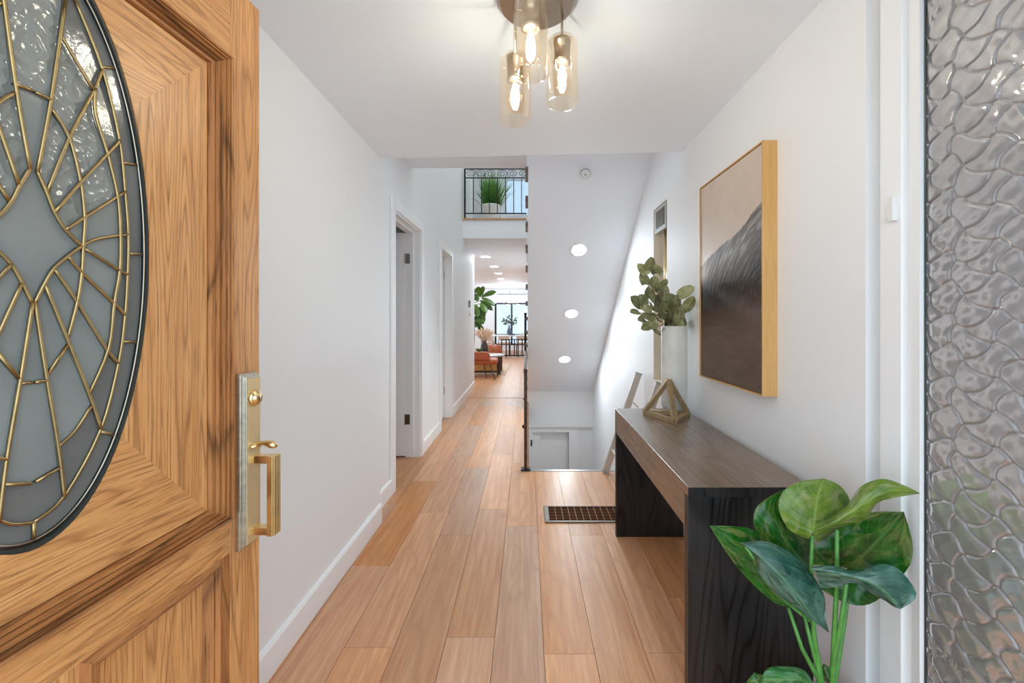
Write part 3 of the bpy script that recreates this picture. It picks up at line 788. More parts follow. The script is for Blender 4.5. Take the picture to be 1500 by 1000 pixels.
# handle set
N0 = 0.0
def hs(bm, u0, u1, n0, n1, z0, z1): return box(bm, u0, u1, n0, n1, z0, z1, tf=dp)
bm = bmesh.new()
for i, (a, b) in enumerate(((0.0, 0.010), (0.004, 0.016), (0.008, 0.021))): hs(bm, 0.024+a*0.5, 0.082-a, N0, b, 0.682+a, 1.108-a)
plate = obj('escutcheon', bm, 'silver', door, bevel=0.0015)
obj('face_plate', dbox(0.029, 0.072, 0.018, 0.0235, 0.694, 1.096), 'satin_brass', plate)
Mz = lambda u, n, z: Matrix.Translation(dp(u, n, z)) @ Matrix.Rotation(-math.atan(DX), 4, 'Z') @ Matrix.Rotation(PI/2, 4, 'Y')
obj('deadbolt', lathe(bmesh.new(), [(0.020, 0), (0.020, 0.005), (0.017, 0.009), (0.0125, 0.010), (0.0125, 0.014), (0.0, 0.0145)], 24, Mz(0.052, 0.0235, 1.047)), 'brass', plate, True)
obj('keyhole', dbox(0.0510, 0.0530, 0.0378, 0.0386, 1.041, 1.053), 'gasket', plate)
lv = [dp(0.052, 0.02+0.062*t, 0.930+0.010*math.sin(t*PI)*0.6-0.002*t) for t in [i/8 for i in range(9)]]
bm = T(lv, [0.006, 0.0055, 0.005, 0.005, 0.006, 0.0075, 0.009, 0.009, 0.004], 10); obj('thumb_latch', bm, 'brass', plate, True)
bm = bmesh.new(); tube(bm, [dp(0.066, 0.026, 0.928), dp(0.045, 0.033, 0.930), dp(0.036, 0.026, 0.929)], [0.004, 0.007, 0.004], 8); obj('latch_scroll', bm, 'brass', plate, True)
bm = bmesh.new()
hs(bm, 0.040, 0.062, 0.018, 0.070, 0.887, 0.906); hs(bm, 0.040, 0.062, 0.018, 0.070, 0.712, 0.731)
obj('grip_arm', bm, 'brass', plate, bevel=0.002)
bm = bmesh.new(); hs(bm, 0.036, 0.066, 0.066, 0.080, 0.712, 0.906)
for j in range(4): hs(bm, 0.039+j*0.0065, 0.043+j*0.0065, 0.080, 0.0835, 0.712, 0.906)
obj('grip', bm, 'brass', plate, bevel=0.0012)
obj('door_bottom', dbox(0.0, DW, TH+0.005, -0.005, 0.0, 0.012), 'gasket', door)

# ------------------------------------------------------------------ ceiling fixture
def Rm(x, y, z): return Matrix.Translation((x, y, z))
fx = thing('ceiling_light', 'three-pendant nickel ceiling light with clear amber glass cylinders', 'light', (0.03, 1.255, ZC))
obj('canopy', L([(0, 0), (0.119, 0), (0.119, -0.018), (0.112, -0.024), (0, -0.024)], (0.03, 1.255, ZC), 48), 'nickel', fx, False)
for (x, y, zb) in ((-0.036, 1.295, ZC-0.362), (0.112, 1.295, ZC-0.308), (0.011, 1.168, ZC-0.29)):
    zt = zb+0.20
    p = obj('pendant_socket', L([(0, zt+0.012), (0.012, zt+0.012), (0.026, zt+0.002), (0.0275, zt-0.004), (0.0275, zt-0.012), (0.0255, zt-0.013), (0.0255, zt-0.062), (0.027, zt-0.064), (0.027, zt-0.072), (0.016, zt-0.072), (0, zt-0.070)], (x, y, 0), 24), 'nickel', fx, True)
    obj('rod', T([(x, y, zt+0.01), (x, y, ZC-0.02)], 0.004, 8), 'nickel', p, True)
    obj('glass_shade', L([(0.027, zt-0.001), (0.046, zt-0.004), (0.0495, zt-0.010), (0.0495, zb), (0.0470, zb), (0.0470, zt-0.013), (0.027, zt-0.006)], (x, y, 0), 40), 'pendant_glass', p, True)
    zl = zt-0.072
    obj('bulb', L([(0.012, zl), (0.0135, zl-0.012), (0.022, zl-0.035), (0.0275, zl-0.06), (0.024, zl-0.082), (0.012, zl-0.098), (0, zl-0.102)], (x, y, 0), 20), 'bulb_glass', p, True)
    bm = bmesh.new()
    for q in range(6):
        a = q*PI/3; tube(bm, [(x+0.004*math.cos(a), y+0.004*math.sin(a), zl-0.012), (x+0.009*math.cos(a), y+0.009*math.sin(a), zl-0.045), (x+0.006*math.cos(a), y+0.006*math.sin(a), zl-0.078)], [0.0028, 0.0044, 0.0024], 6)
    obj('filament', bm, 'filament', p, True)

# recessed lamps and detector on the soffit
tan = Vector((0, 1, -SLOPE)).normalized(); nd = Vector((0, -SLOPE, -1)).normalized(); sx = tan.cross(nd)
def plane_m(p, nrm): 
    z = Vector(nrm).normalized(); x = Vector((1, 0, 0)); y = z.cross(x).normalized(); x = y.cross(z)
    return Matrix(((x.x, y.x, z.x, p.x), (x.y, y.y, z.y, p.y), (x.z, y.z, z.z, p.z), (0, 0, 0, 1)))
def downlight(p, nrm, r, label, group=None):
    o = thing('recessed_light', label, 'light', p, group); mx = plane_m(p, nrm)
    obj('trim_ring', lathe(bmesh.new(), [(r, 0), (r*1.22, 0), (r*1.22, 0.003), (r, 0.006)], 32, mx, closed=True), 'plastic', o, True)
    obj('lens', lathe(bmesh.new(), [(0, 0.003), (r, 0.003)], 32, mx), 'lamp', o)
for (x, y), lb in zip(((848, 366), (837, 459), (827, 526)), ('recessed lamp highest on the sloped stair soffit, nearest the smoke detector', 'middle recessed lamp of three on the sloped stair soffit', 'recessed lamp lowest on the sloped stair soffit, nearest the basement door')):
    downlight(soffit(x, y), nd, 0.066, lb, 'soffit lamps')
p = soffit(857, 251); sd = thing('smoke_detector', 'round white smoke detector high on the sloped stair soffit', 'detector', p)
obj('body', lathe(bmesh.new(), [(0, 0.046), (0.028, 0.046), (0.036, 0.040), (0.038, 0.012), (0.044, 0.010), (0.046, 0.0), (0, 0)], 28, plane_m(p, nd)), 'plastic', sd, True)
obj('vent_ring', lathe(bmesh.new(), [(0.0370, 0.022), (0.0392, 0.024), (0.0385, 0.032), (0.036, 0.032)], 28, plane_m(p, nd), closed=True), 'greyplastic', sd, True)
obj('test_button', lathe(bmesh.new(), [(0, 0.0485), (0.006, 0.0485), (0.007, 0.046), (0, 0.0455)], 14, plane_m(p, nd)), 'greyplastic', sd, True)

# ------------------------------------------------------------------ console table
CD0, CD1, CX0, CX1, CZ = 1.256, 2.368, 0.495, 0.88, 0.727
def ct(x, y, z): return (x+0.0144*(y-CD0), y, z)
con = thing('console_table', 'black-brown wooden console table against the white wall', 'table', (0.7, 1.8, 0))
obj('table_top', B(CX0, CX1, CD0, CD1, CZ-0.03, CZ, tf=ct), 'console_sheen', con, bevel=0.0015)
obj('edge_band', B(CX0, CX1, CD0-0.0012, CD0, CZ-0.03, CZ-0.001, tf=ct), 'console', con)
obj('apron', B(CX0, CX0+0.02, CD0+0.03, CD1-0.03, CZ-0.133, CZ-0.03, tf=ct), 'console_sheen', con)
obj('apron', B(CX1-0.02, CX1, CD0+0.03, CD1-0.03, CZ-0.133, CZ-0.03, tf=ct), 'console_sheen', con)
obj('end_panel', B(CX0, CX1, CD0, CD0+0.03, 0, CZ-0.03, tf=ct), 'console', con, bevel=0.001)
obj('end_panel', B(CX0, CX1, CD1-0.03, CD1, 0, CZ-0.03, tf=ct), 'console', con, bevel=0.001)

# gold triangular sculpture: six mitred bars of a tetrahedron
py = thing('pyramid_ornament', 'open gold triangular pyramid ornament on the black console table', 'ornament', (0.745, 2.13, CZ))
Rr = 0.132; cx, cy = 0.748, 2.155
bs = [Vector((cx+Rr*math.cos(a), cy+Rr*math.sin(a), CZ+0.011)) for a in (-PI/2-0.12, -PI/2-0.12+2*PI/3, -PI/2-0.12+4*PI/3)]
ap = Vector((cx, cy, CZ+0.196))
def bar(a, b, wd=0.010):
    return T([a, b], wd, 4)
for i in range(3): obj('base_bar', bar(bs[i], bs[(i+1) % 3], 0.0155), 'gold', py)
for i in range(3): obj('edge_bar', bar(bs[i], ap, 0.0165), 'gold', py)

# vase with leafy branches
VXc, VYc = 0.825, 2.292
vz = thing('ceramic_vase', 'tall white-grey cylindrical ceramic vase on the console end', 'vase', (VXc, VYc, CZ))
obj('body', L([(0, CZ), (0.045, CZ), (0.060, CZ+0.012), (0.068, CZ+0.04), (0.0695, CZ+0.10), (0.0695, CZ+0.474), (0.068, CZ+0.478), (0.064, CZ+0.474), (0.064, CZ+0.10), (0.055, CZ+0.02), (0, CZ+0.02)], (VXc, VYc, 0), 40), 'stoneware', vz, True)
br = thing('leafy_branches', 'sage green leafy branches arranged in the tall ceramic vase', 'plant', (VXc, VYc, CZ+0.44))
zpts = [(150,125),(190,95),(232,125),(205,112),(155,175),(180,210),(215,205),(190,250),(245,220),(265,205),(230,300),(150,295),(120,300),(110,360),(145,400),(180,380),(190,430),(240,405),(235,350),(270,330),(300,280),(340,300),(390,245),(420,310),(390,345),(430,345),(330,345),(300,350),(260,375),(320,410),(370,410),(210,330),(170,340),(230,465),(280,400),(405,415),(350,370),(285,305),(250,260),(170,440),(205,280),(270,250),(310,320),(345,430),(300,430)]
root = Vector((VXc, VYc, CZ+0.46))
stem_tips = []
for i, (zx, zy) in enumerate(zpts):
    D = VYc+rnd.uniform(-0.085, 0.06); c = px(900+zx/3.7, 360+zy/3.7, D)
    if c.x > 0.885: c.x = 0.885
    rad = c-root; tip = (rad.normalized()+Vector((rnd.uniform(-0.6, 0.6), rnd.uniform(-0.8, 0.3), rnd.uniform(-0.7, 0.5)))).normalized()
    ln = rnd.uniform(0.036, 0.050); nv = Vector((rnd.uniform(-0.5, 0.5), -1, rnd.uniform(0.1, 0.9))); sd_ = tip.cross(nv).normalized()*ln*rnd.uniform(0.6, 0.8)
    b0, t0 = c-tip*ln, c+tip*ln
    t0.x = min(t0.x, 0.905); sr = sd_.copy(); slv = -sd_
    obj('leaf', leaf(b0, t0, slv, sr, nv.normalized()*0.006, 0.008*rnd.uniform(-1, 1), 6, 2, 0.08, 0.75), 'sage', br, True)
    stem_tips.append(b0)
for i in (0, 5, 12, 13, 16, 20, 22, 23, 28, 33):
    b = stem_tips[i]; m = root.lerp(b, 0.5)+Vector((0, 0, 0.03))
    obj('twig', T([Vector((VXc, VYc, CZ+0.30)), root+Vector((0, 0, 0.02)), m, b], [0.003, 0.003, 0.0025, 0.0015], 6), 'bark', br, True)

# painting
pt = thing('canvas_painting', 'beige and dark brown wave painting in a deep oak frame', 'painting', (0.89, 1.77, 0.96))
PA, PB, PZ0, PZ1, PXF = 1.50, 2.049, 0.958, 1.897, 0.864
fw = 0.006
obj('frame_side', B(PXF, XR1, PA, PA+fw, PZ0, PZ1), 'frame_oak', pt); obj('frame_side', B(PXF, XR1, PB-fw, PB, PZ0, PZ1), 'frame_oak', pt)
obj('frame_rail', B(PXF, XR1, PA+fw, PB-fw, PZ0, PZ0+fw), 'frame_oak', pt); obj('frame_rail', B(PXF, XR1, PA+fw, PB-fw, PZ1-fw, PZ1), 'frame_oak', pt)
def canvas():
    nu, nv = 200, 340; rs = np.random.RandomState(3)
    u = np.linspace(PA+fw+0.003, PB-fw-0.003, nu); v = np.linspace(PZ0+fw+0.003, PZ1-fw-0.003, nv); Y, Z = np.meshgrid(u, v)
    def vnoise(a, b):
        a0, b0 = np.floor(a).astype(int), np.floor(b).astype(int); fa, fb = a-a0, b-b0
        fa, fb = fa*fa*(3-2*fa), fb*fb*(3-2*fb)
        tb = rs_tab; g_ = lambda i, j: tb[(i*57+j*131) % 4096]
        return (g_(a0, b0)*(1-fa)+g_(a0+1, b0)*fa)*(1-fb)+(g_(a0, b0+1)*(1-fa)+g_(a0+1, b0+1)*fa)*fb
    rs_tab = rs.rand(4096)
    ridge = np.interp(Y, [1.50, 1.574, 1.626, 1.728, 1.831, 1.962, 2.05], [1.685, 1.655, 1.622, 1.591, 1.572, 1.535, 1.50])
    s = (PB-Y)/(PB-PA)                                       # 0 far edge, 1 near edge
    below = ridge-Z+0.006*(vnoise(Y*90, Z*90)-0.5)
    ang_ = np.arctan2(Z-1.25, Y-1.3); rad = np.hypot(Z-1.25, (Y-1.3)*0.8)
    streak = vnoise(rad*110, ang_*9+3)*0.65+vnoise(rad*300, ang_*16)*0.35
    def mixc(a, b, f): f = np.clip(f, 0, 1)[..., None]; return a*(1-f)+b*f
    sky = mixc(np.array([206., 190., 174.]), np.array([190., 172., 156.]), (1.897-Z)/0.5)+6*(vnoise(Y*30, Z*30)-0.5)[..., None]
    wash = np.exp(-((s-0.05)/0.28)**2-((Z-1.50)/0.07)**2)*(0.45+0.9*streak); sky = mixc(sky, np.array([238., 232., 226.]), wash)
    crest = mixc(np.array([98., 91., 86.]), np.array([168., 163., 158.]), (streak-0.35)*2.0)
    dark = mixc(np.array([46., 36., 29.]), np.array([116., 102., 88.]), (streak-0.62)*2.4)
    foot = np.array([94., 77., 63.])+14*(vnoise(Y*12, Z*60)-0.5)[..., None]
    depth = below/(0.16+0.10*s)
    wave = mixc(crest, dark, (depth-0.35)*1.7+0.5*(streak-0.5))
    wave = mixc(wave, foot, (1.34-Z+0.06*s)/0.16)
    wave = mixc(wave, np.array([30., 25., 22.]), np.exp(-((s-0.05)/0.3)**2-((Z-1.36)/0.055)**2)*0.8)
    wave = mixc(wave, np.array([225., 222., 218.]), np.exp(-((s-0.03)/0.16)**2-((Z-1.47)/0.05)**2)*(streak+0.2))
    col = mixc(sky, wave, below/0.006)
    col = np.clip(col, 0, 255)/255; lin = np.where(col <= 0.04045, col/12.92, ((col+0.055)/1.055)**2.4)
    X = np.full_like(Y, PXF+0.004)-0.0012*(streak-0.5)*(below > 0)
    idx = np.arange(nu*nv).reshape(nv, nu); co = np.stack([X-0.89, Y-1.77, Z-0.96], -1).reshape(-1, 3)
    fs = np.stack([idx[:-1, :-1], idx[1:, :-1], idx[1:, 1:], idx[:-1, 1:]], -1).reshape(-1, 4)
    me = bpy.data.meshes.new('canvas'); me.from_pydata(co.tolist(), [], fs.tolist()); me.update()
    at = me.color_attributes.new('paint', 'FLOAT_COLOR', 'POINT')
    at.data.foreach_set('color', np.concatenate([lin.reshape(-1, 3), np.ones((nu*nv, 1))], 1).ravel().astype(np.float32))
    t = NT('oil_paint'); a = t.new('ShaderNodeVertexColor', layer_name='paint'); t.link(a.outputs[0], t.b.inputs['Base Color']); t.set(rough=0.5, spec=0.35)
    me.materials.append(t.m)
    o = bpy.data.objects.new('canvas', me); C.objects.link(o); o.parent = pt
canvas()
obj('canvas_backing', B(PXF+0.008, XR1-0.005, PA+fw, PB-fw, PZ0+fw, PZ1-fw), 'darkbrown', pt)

# door chime in its niche
nb = S('trim_niche', B(XR2+0.06, XR2+0.12, 2.77, 3.07, 0.79, 2.06), 'beige')
bm = bmesh.new(); box(bm, XR2, XR2+0.06, 2.77, 2.775, 0.79, 2.06); box(bm, XR2, XR2+0.06, 3.065, 3.07, 0.79, 2.06); box(bm, XR2, XR2+0.06, 2.775, 3.065, 0.79, 0.795); box(bm, XR2, XR2+0.06, 2.775, 3.065, 2.055, 2.06)
S('trim_niche', bm, 'beige')
ch = thing('door_chime', 'long brass-tube door chime with square grille box in wall niche', 'chime', (XR2+0.05, 2.9, 1.9))
obj('housing', B(XR2-0.004, XR2+0.06, 2.79, 3.03, 1.87, 2.045), 'ladder_cap', ch, bevel=0.004)
obj('grille', B(XR2-0.008, XR2-0.003, 2.815, 2.99, 1.90, 2.02), 'grille', ch)
for i, (y, l) in enumerate(((2.79, 0.83), (2.83, 0.90), (2.875, 1.0))): obj('chime_tube', T([(XR2+0.025, y, l), (XR2+0.025, y, 1.88)], 0.011, 12), 'brass', ch, True)

# step ladder leaning on the wall beyond the console
ld = thing('step_ladder', 'beige step ladder leaning on the wall beyond the console table', 'ladder', (0.64, 3.15, 0))
for y in (3.32, 2.80):
    a, b = Vector((0.636, y, 0.0)), Vector((0.905, y, 0.80)); d = (b-a).normalized(); s = Vector((d.z, 0, -d.x))
    tf = lambda u, v, z, a=a, d=d, s=s: a+s*u+Vector((0, v, 0))+d*z
    r = obj('rail', B(-0.026, 0.026, -0.014, 0.014, 0.012, (b-a).length, tf=tf), 'ladder', ld, bevel=0.004)
    obj('rail_cap', B(-0.029, 0.029, -0.017, 0.017, (b-a).length, (b-a).length+0.012, tf=tf), 'ladder_cap', r, bevel=0.003)
    obj('foot', B(-0.02, 0.03, -0.017, 0.017, 0.0, 0.03, tf=lambda u, v, z, a=a: a+Vector((u, v, z))), 'ladder_cap', r)
    for zz in (0.17, 0.62): obj('brace', T([a+d*zz, a+d*(zz-0.02)+Vector((0.07, 0, -0.03)), a+d*(zz-0.02)+Vector((0.075, 0, -0.10))], 0.005, 6), 'ladder_cap', r)
for zz in (0.2, 0.44): 
    a = Vector((0.636, 0, 0)); d = Vector((0.269, 0, 0.80)).normalized(); c = a+d*zz
    obj('rung', B(c.x-0.02, c.x+0.035, 2.814, 3.306, c.z-0.01, c.z+0.01), 'ladder', ld, bevel=0.003)

# floor register
rg = thing('floor_register', 'dark brown floor vent grille set in planks by the console', 'vent', (0.32, 2.6, 0))
ry0, ry1, rx0, rx1 = 2.498, 2.715, 0.112, 0.62
bm = bmesh.new(); box(bm, rx0, rx1, ry0, ry0+0.02, 0, 0.007); box(bm, rx0, rx1, ry1-0.008, ry1, 0, 0.007); box(bm, rx0, rx0+0.03, ry0+0.02, ry1-0.008, 0, 0.007); box(bm, rx1-0.03, rx1, ry0+0.02, ry1-0.008, 0, 0.007)
obj('frame', bm, 'register', rg, bevel=0.002)
obj('mesh_plate', B(rx0+0.03, rx1-0.03, ry0+0.02, ry1-0.008, 0.0, 0.002), 'register_mesh', rg)
for i in range(1, 11):
    x = rx0+0.03+i*0.0425
    if x < rx1-0.03: obj('bar', B(x-0.0011, x+0.0011, ry0+0.02, ry1-0.008, 0.002, 0.005), 'register_line', rg)
for j in range(1, 5): obj('cross_wire', B(rx0+0.03, rx1-0.03, ry0+0.02+j*0.038-0.0004, ry0+0.02+j*0.038+0.0004, 0.002, 0.0035), 'register_line', rg)

# alarm contact on the jamb, switches on the hall wall
al = thing('alarm_contact', 'small white magnetic alarm contact on the entry jamb', 'sensor', (0.914, 1.03, 1.49))
obj('body', B(0.905, 0.9171, 1.012, 1.030, 1.485, 1.545), 'plastic', al, bevel=0.002); obj('magnet', B(0.909, 0.9171, 1.033, 1.041, 1.492, 1.527), 'plastic', al, bevel=0.0015)
th = thing('wall_thermostat', 'small grey thermostat on the hall wall past the doors', 'thermostat', px(687, 445, 6.85))
th.location = (XL2, 6.85, 1.50)
obj('body', B(XL2, XL2+0.02, 6.80, 6.90, 1.445, 1.56), 'greyplastic', th, bevel=0.004); obj('screen', B(XL2+0.02, XL2+0.022, 6.82, 6.88, 1.50, 1.545), 'black', th)
sw = thing('light_switch', 'white light switch plate below the hall thermostat', 'switch', (XL2, 6.9, 1.32))
obj('plate', B(XL2, XL2+0.006, 6.86, 6.94, 1.27, 1.38), 'plastic', sw, bevel=0.002); obj('toggle', B(XL2+0.006, XL2+0.014, 6.89, 6.91, 1.31, 1.34), 'greyplastic', sw)

# ------------------------------------------------------------------ broad-leaved plant in the foreground
pl = thing('potted_plant', 'broad-leaved green potted plant in front of the console table', 'plant', (0.745, 1.03, 0.0))
PXc, PYc = 0.745, 1.02
pot = obj('pot', L([(0, 0), (0.095, 0), (0.10, 0.01), (0.128, 0.215), (0.132, 0.22), (0.132, 0.235), (0.120, 0.235), (0.118, 0.2), (0, 0.195)], (PXc, PYc, 0), 32), 'terracotta', pl, True)
obj('soil', L([(0, 0.205), (0.118, 0.200)], (PXc, PYc, 0), 24), 'soil', pl)
def pv(dx, dy, dd, D): return Vector((dx/F*D+0.0, dd, -dy/F*D))
def spl(v, t):
    n = len(v)-1; x = min(t*n, n-1e-6); i = int(x); f = x-i
    p = [np.array(v[max(0, min(n, i+k))], float) for k in (-1, 0, 1, 2)]
    return 0.5*(2*p[1]+(p[2]-p[0])*f+(2*p[0]-5*p[1]+4*p[2]-p[3])*f*f+(3*p[1]-p[0]-3*p[2]+p[3])*f**3)
def bigleaf(rows, D0, D1, dl, dr, mat, arch=0.0, nt=22, ns=7):
    """broad leaf lofted from rows (one edge, midrib, other edge); edges sit dl / dr deeper than the midrib"""
    rows = [r if isinstance(r[0], tuple) else (r, r, r) for r in rows]
    bm = bmesh.new(); uvl = bm.loops.layers.uv.verify(); grid = []; info = {}
    for i in range(nt+1):
        t = i/nt; l, m, r = (spl([q[k] for q in rows], t) for k in range(3)); row = []
        D = D0+(D1-D0)*t+arch*math.sin(PI*t)
        for j in range(-ns, ns+1):
            q = j/ns; e = l if q < 0 else r; p = m+(e-m)*abs(q)
            d = D+(dl if q < 0 else dr)*q*q*math.sin(PI*min(1, t+0.12))+0.0016*math.sin(26*t+1.2*abs(q)*6)*abs(q)
            v = bm.verts.new(px(1000+p[0]/2.857, 650+p[1]/2.857, d)); info[v] = (q, t); row.append(v)
        grid.append(row)
    for a, b in zip(grid, grid[1:]):
        for j in range(2*ns):
            f = bm.faces.new([a[j], a[j+1], b[j+1], b[j]]); f.smooth = True
            for lp in f.loops: lp[uvl].uv = info[lp.vert]
    bmesh.ops.remove_doubles(bm, verts=bm.verts, dist=1e-5)
    return obj('leaf', bm, mat, pl, True)
bigleaf([((528,398),(545,372),(560,410)), ((450,362),(549,335),(640,395)), ((404,280),(556,280),(702,300)), ((414,208),(566,225),(698,230)), ((480,160),(579,180),(655,172)), (592,144)], 1.03, 1.08, 0.02, 0.02, 'pothos_light', -0.01)
bigleaf([(540,367), ((605,322),(612,338),(622,352)), ((690,252),(700,288),(712,334)), ((742,180),(765,245),(770,308)), ((830,146),(840,205),(815,248)), ((915,168),(912,192),(885,226)), (996,207)], 0.98, 0.93, 0.03, 0.015, 'pothos_light', -0.02)
bigleaf([((546,505),(690,520),(575,605)), ((542,440),(712,500),(690,668)), ((620,380),(762,460),(805,660)), ((700,322),(820,400),(940,525)), ((795,286),(872,345),(962,420)), (926,284)], 1.04, 0.935, 0.03, -0.03, 'pothos', 0.0)
bigleaf([((534,513),(560,540),(575,602)), ((620,507),(640,545),(640,600)), ((722,530),(722,560),(722,582)), ((830,502),(790,582),(788,624)), ((912,530),(850,622),(846,656)), ((980,632),(892,668),(886,682)), (915,690)], 0.95, 0.885, 0.02, 0.03, 'pothos_blue', -0.02)
bigleaf([(536,538), ((440,492),(482,470),(540,435)), ((345,427),(432,400),(525,365)), ((299,345),(392,322),(475,300)), ((314,258),(382,250),(445,240)), (420,190)], 1.08, 1.12, 0.015, 0.03, 'pothos', 0.0)
bigleaf([(466,686), ((392,668),(432,612),(486,560)), ((318,610),(352,532),(436,470)), ((228,515),(272,462),(362,408)), ((158,415),(192,392),(275,352)), (112,341)], 1.06, 1.10, 0.01, 0.04, 'pothos', 0.01)
bigleaf([(240,411), ((296,470),(312,462),(352,408)), ((326,552),(390,532),(466,466)), ((398,632),(462,612),(545,550)), ((470,682),(520,690),(594,640)), ((545,740),(562,742),(598,720)), (613,790)], 1.02, 0.98, 0.02, 0.035, 'pothos_blue', -0.015)
bigleaf([(560,1020), ((470,1045),(500,990),(505,945)), ((400,1045),(420,985),(412,930)), ((335,1015),(350,982),(350,942)), (322,1002)], 0.98, 0.96, 0.02, 0.02, 'pothos_mid', -0.02)
bigleaf([(640,1025), ((598,995),(616,985),(645,980)), ((580,952),(602,950),(628,945)), (590,918)], 1.06, 1.09, 0.02, 0.02, 'pothos', 0.0)
bigleaf([(335,1030), ((268,1005),(300,985),(338,970)), (298,955)], 1.03, 1.05, 0.01, 0.01, 'pothos', 0.0)
bs_ = Vector((PXc, PYc, 0.2))
for pts in ([(1226, 776, 0.985), (1226, 850, 1.0), (1222, 930, 1.0), (1219, 1000, 1.01)], [(1241, 846, 0.965), (1232, 910, 0.99), (1222, 960, 1.0), (1219, 1004, 1.01)],
            [(1190, 784, 1.03), (1188, 830, 1.035), (1192, 930, 1.03), (1204, 1000, 1.02)], [(1155, 890, 1.05), (1175, 950, 1.03), (1202, 1000, 1.02)],
            [(1178, 900, 1.04), (1190, 950, 1.03), (1205, 1004, 1.02)], [(1092, 800, 1.02), (1150, 880, 1.06), (1191, 912, 1.04), (1200, 990, 1.02)], [(1246, 834, 1.045), (1238, 900, 1.03), (1224, 990, 1.015)],
            [(1192, 1010, 0.985), (1205, 1015, 1.01)], [(1226, 1014, 1.06), (1215, 1030, 1.03)]):
    q = [px(*a) for a in pts]+[bs_+Vector((rnd.uniform(-0.02, 0.02), rnd.uniform(-0.02, 0.02), 0))]
    n = len(q); obj('stem', T(q, [0.0042+0.0028*i/(n-1) for i in range(n)], 8), 'stem', pl, True)

# ------------------------------------------------------------------ loft railing and planter
lr = thing('loft_railing', 'black scrolled iron railing on the upper landing edge', 'railing', (-0.48, 6.2, 2.76))
RY = 6.18; z = lambda y: H-(y-VY)/F*RY
X = lambda x: (x-VX)/F*RY
zb_ = 2.76
obj('post', B(X(681)-0.012, X(681)+0.012, RY-0.012, RY+0.012, zb_, z(247)), 'black', lr)
for yy, hh in ((247.5, 0.014), (260.5, 0.014), (312.5, 0.016)): obj('rail', B(X(681), 0.0, RY-0.008, RY+0.008, z(yy)-hh/2, z(yy)+hh/2), 'black', lr)
for x in (693.5, 705.5, 717, 728.5, 740.5, 752.5, 764): obj('baluster', B(X(x)-0.006, X(x)+0.006, RY-0.006, RY+0.006, z(312.5), z(260.5)), 'black', lr)
for cx_, fl in ((690, 1), (704, -1), (719, -1), (735, 1), (751, -1), (767, 1)):
    pts = []
    for i in range(30):
        t = i/29; a = 0.4+t*3.6*PI; r = 0.078*(1-t*0.86); pts.append((X(cx_)+fl*r*math.cos(a), RY, z(254.2)+r*0.72*math.sin(a)))
    obj('scroll', T([(X(cx_)+fl*0.11, RY, z(259.5))]+pts, 0.0045, 6), 'black', lr, True)
lp = thing('grass_planter', 'spiky green grass in white planter behind the upper railing', 'plant', (-0.53, 6.65, 2.76))
gx, gy = (719.5-VX)/F*6.65, 6.65
obj('pot', L([(0, 2.735), (0.12, 2.735), (0.125, 2.745), (0.148, 3.07), (0.15, 3.09), (0.138, 3.09), (0.135, 3.04), (0, 3.03)], (gx, gy, 0), 28), 'planter', lp, True)
bm = bmesh.new()
for i in range(280):
    a = rnd.uniform(0, 2*PI); r0 = rnd.uniform(0, 0.12); sp = rnd.uniform(0.0, 0.26)*(r0/0.11+0.3); h = rnd.uniform(0.35, 0.66)-sp*0.5
    b = Vector((gx+r0*math.cos(a), gy+r0*math.sin(a), 3.03)); tp = b+Vector((sp*math.cos(a), sp*math.sin(a)*0.8, h)); tp.x = max(tp.x, -0.94); m = b.lerp(tp, 0.55)+Vector((0, 0, 0.05))
    tube(bm, [b, m, tp], [0.006, 0.005, 0.0008], 4)
obj('grass_blades', bm, 'grassblade', lp, True, kind='stuff')

# ------------------------------------------------------------------ far living and dining room
S('ceiling_living', B(-4.5, XL2, 7.55, 16.6, 2.46, 2.735), 'ceiling')
S('ceiling_living', B(XL2, 2.6, 8.7, 16.6, 2.46, 2.735), 'ceiling')
S('wall_living', B(0.05, 0.15, 6.45, 9.5, -0.012, 2.46), 'wall')
S('wall_living_back', B(-4.5, XL2-0.12, 7.45, 7.55, -0.012, 2.5), 'wall')
S('wall_living_right', B(2.6, 2.7, 6.4, 16.6, -0.012, 2.7), 'wall')
DF = 16.5; X = lambda x: (x-VX)/F*DF; z = lambda y: H-(y-VY)/F*DF
wx0, wx1, wz0, wz1 = X(726), X(806), z(504), z(444.5)
bm = bmesh.new()
box(bm, -4.5, wx0, DF, DF+0.15, 0, 2.7); box(bm, wx1, 2.7, DF, DF+0.15, 0, 2.7); box(bm, wx0, wx1, DF, DF+0.15, 0, wz0); box(bm, wx0, wx1, DF, DF+0.15, wz1, 2.7)
S('wall_far', bm, 'wall')
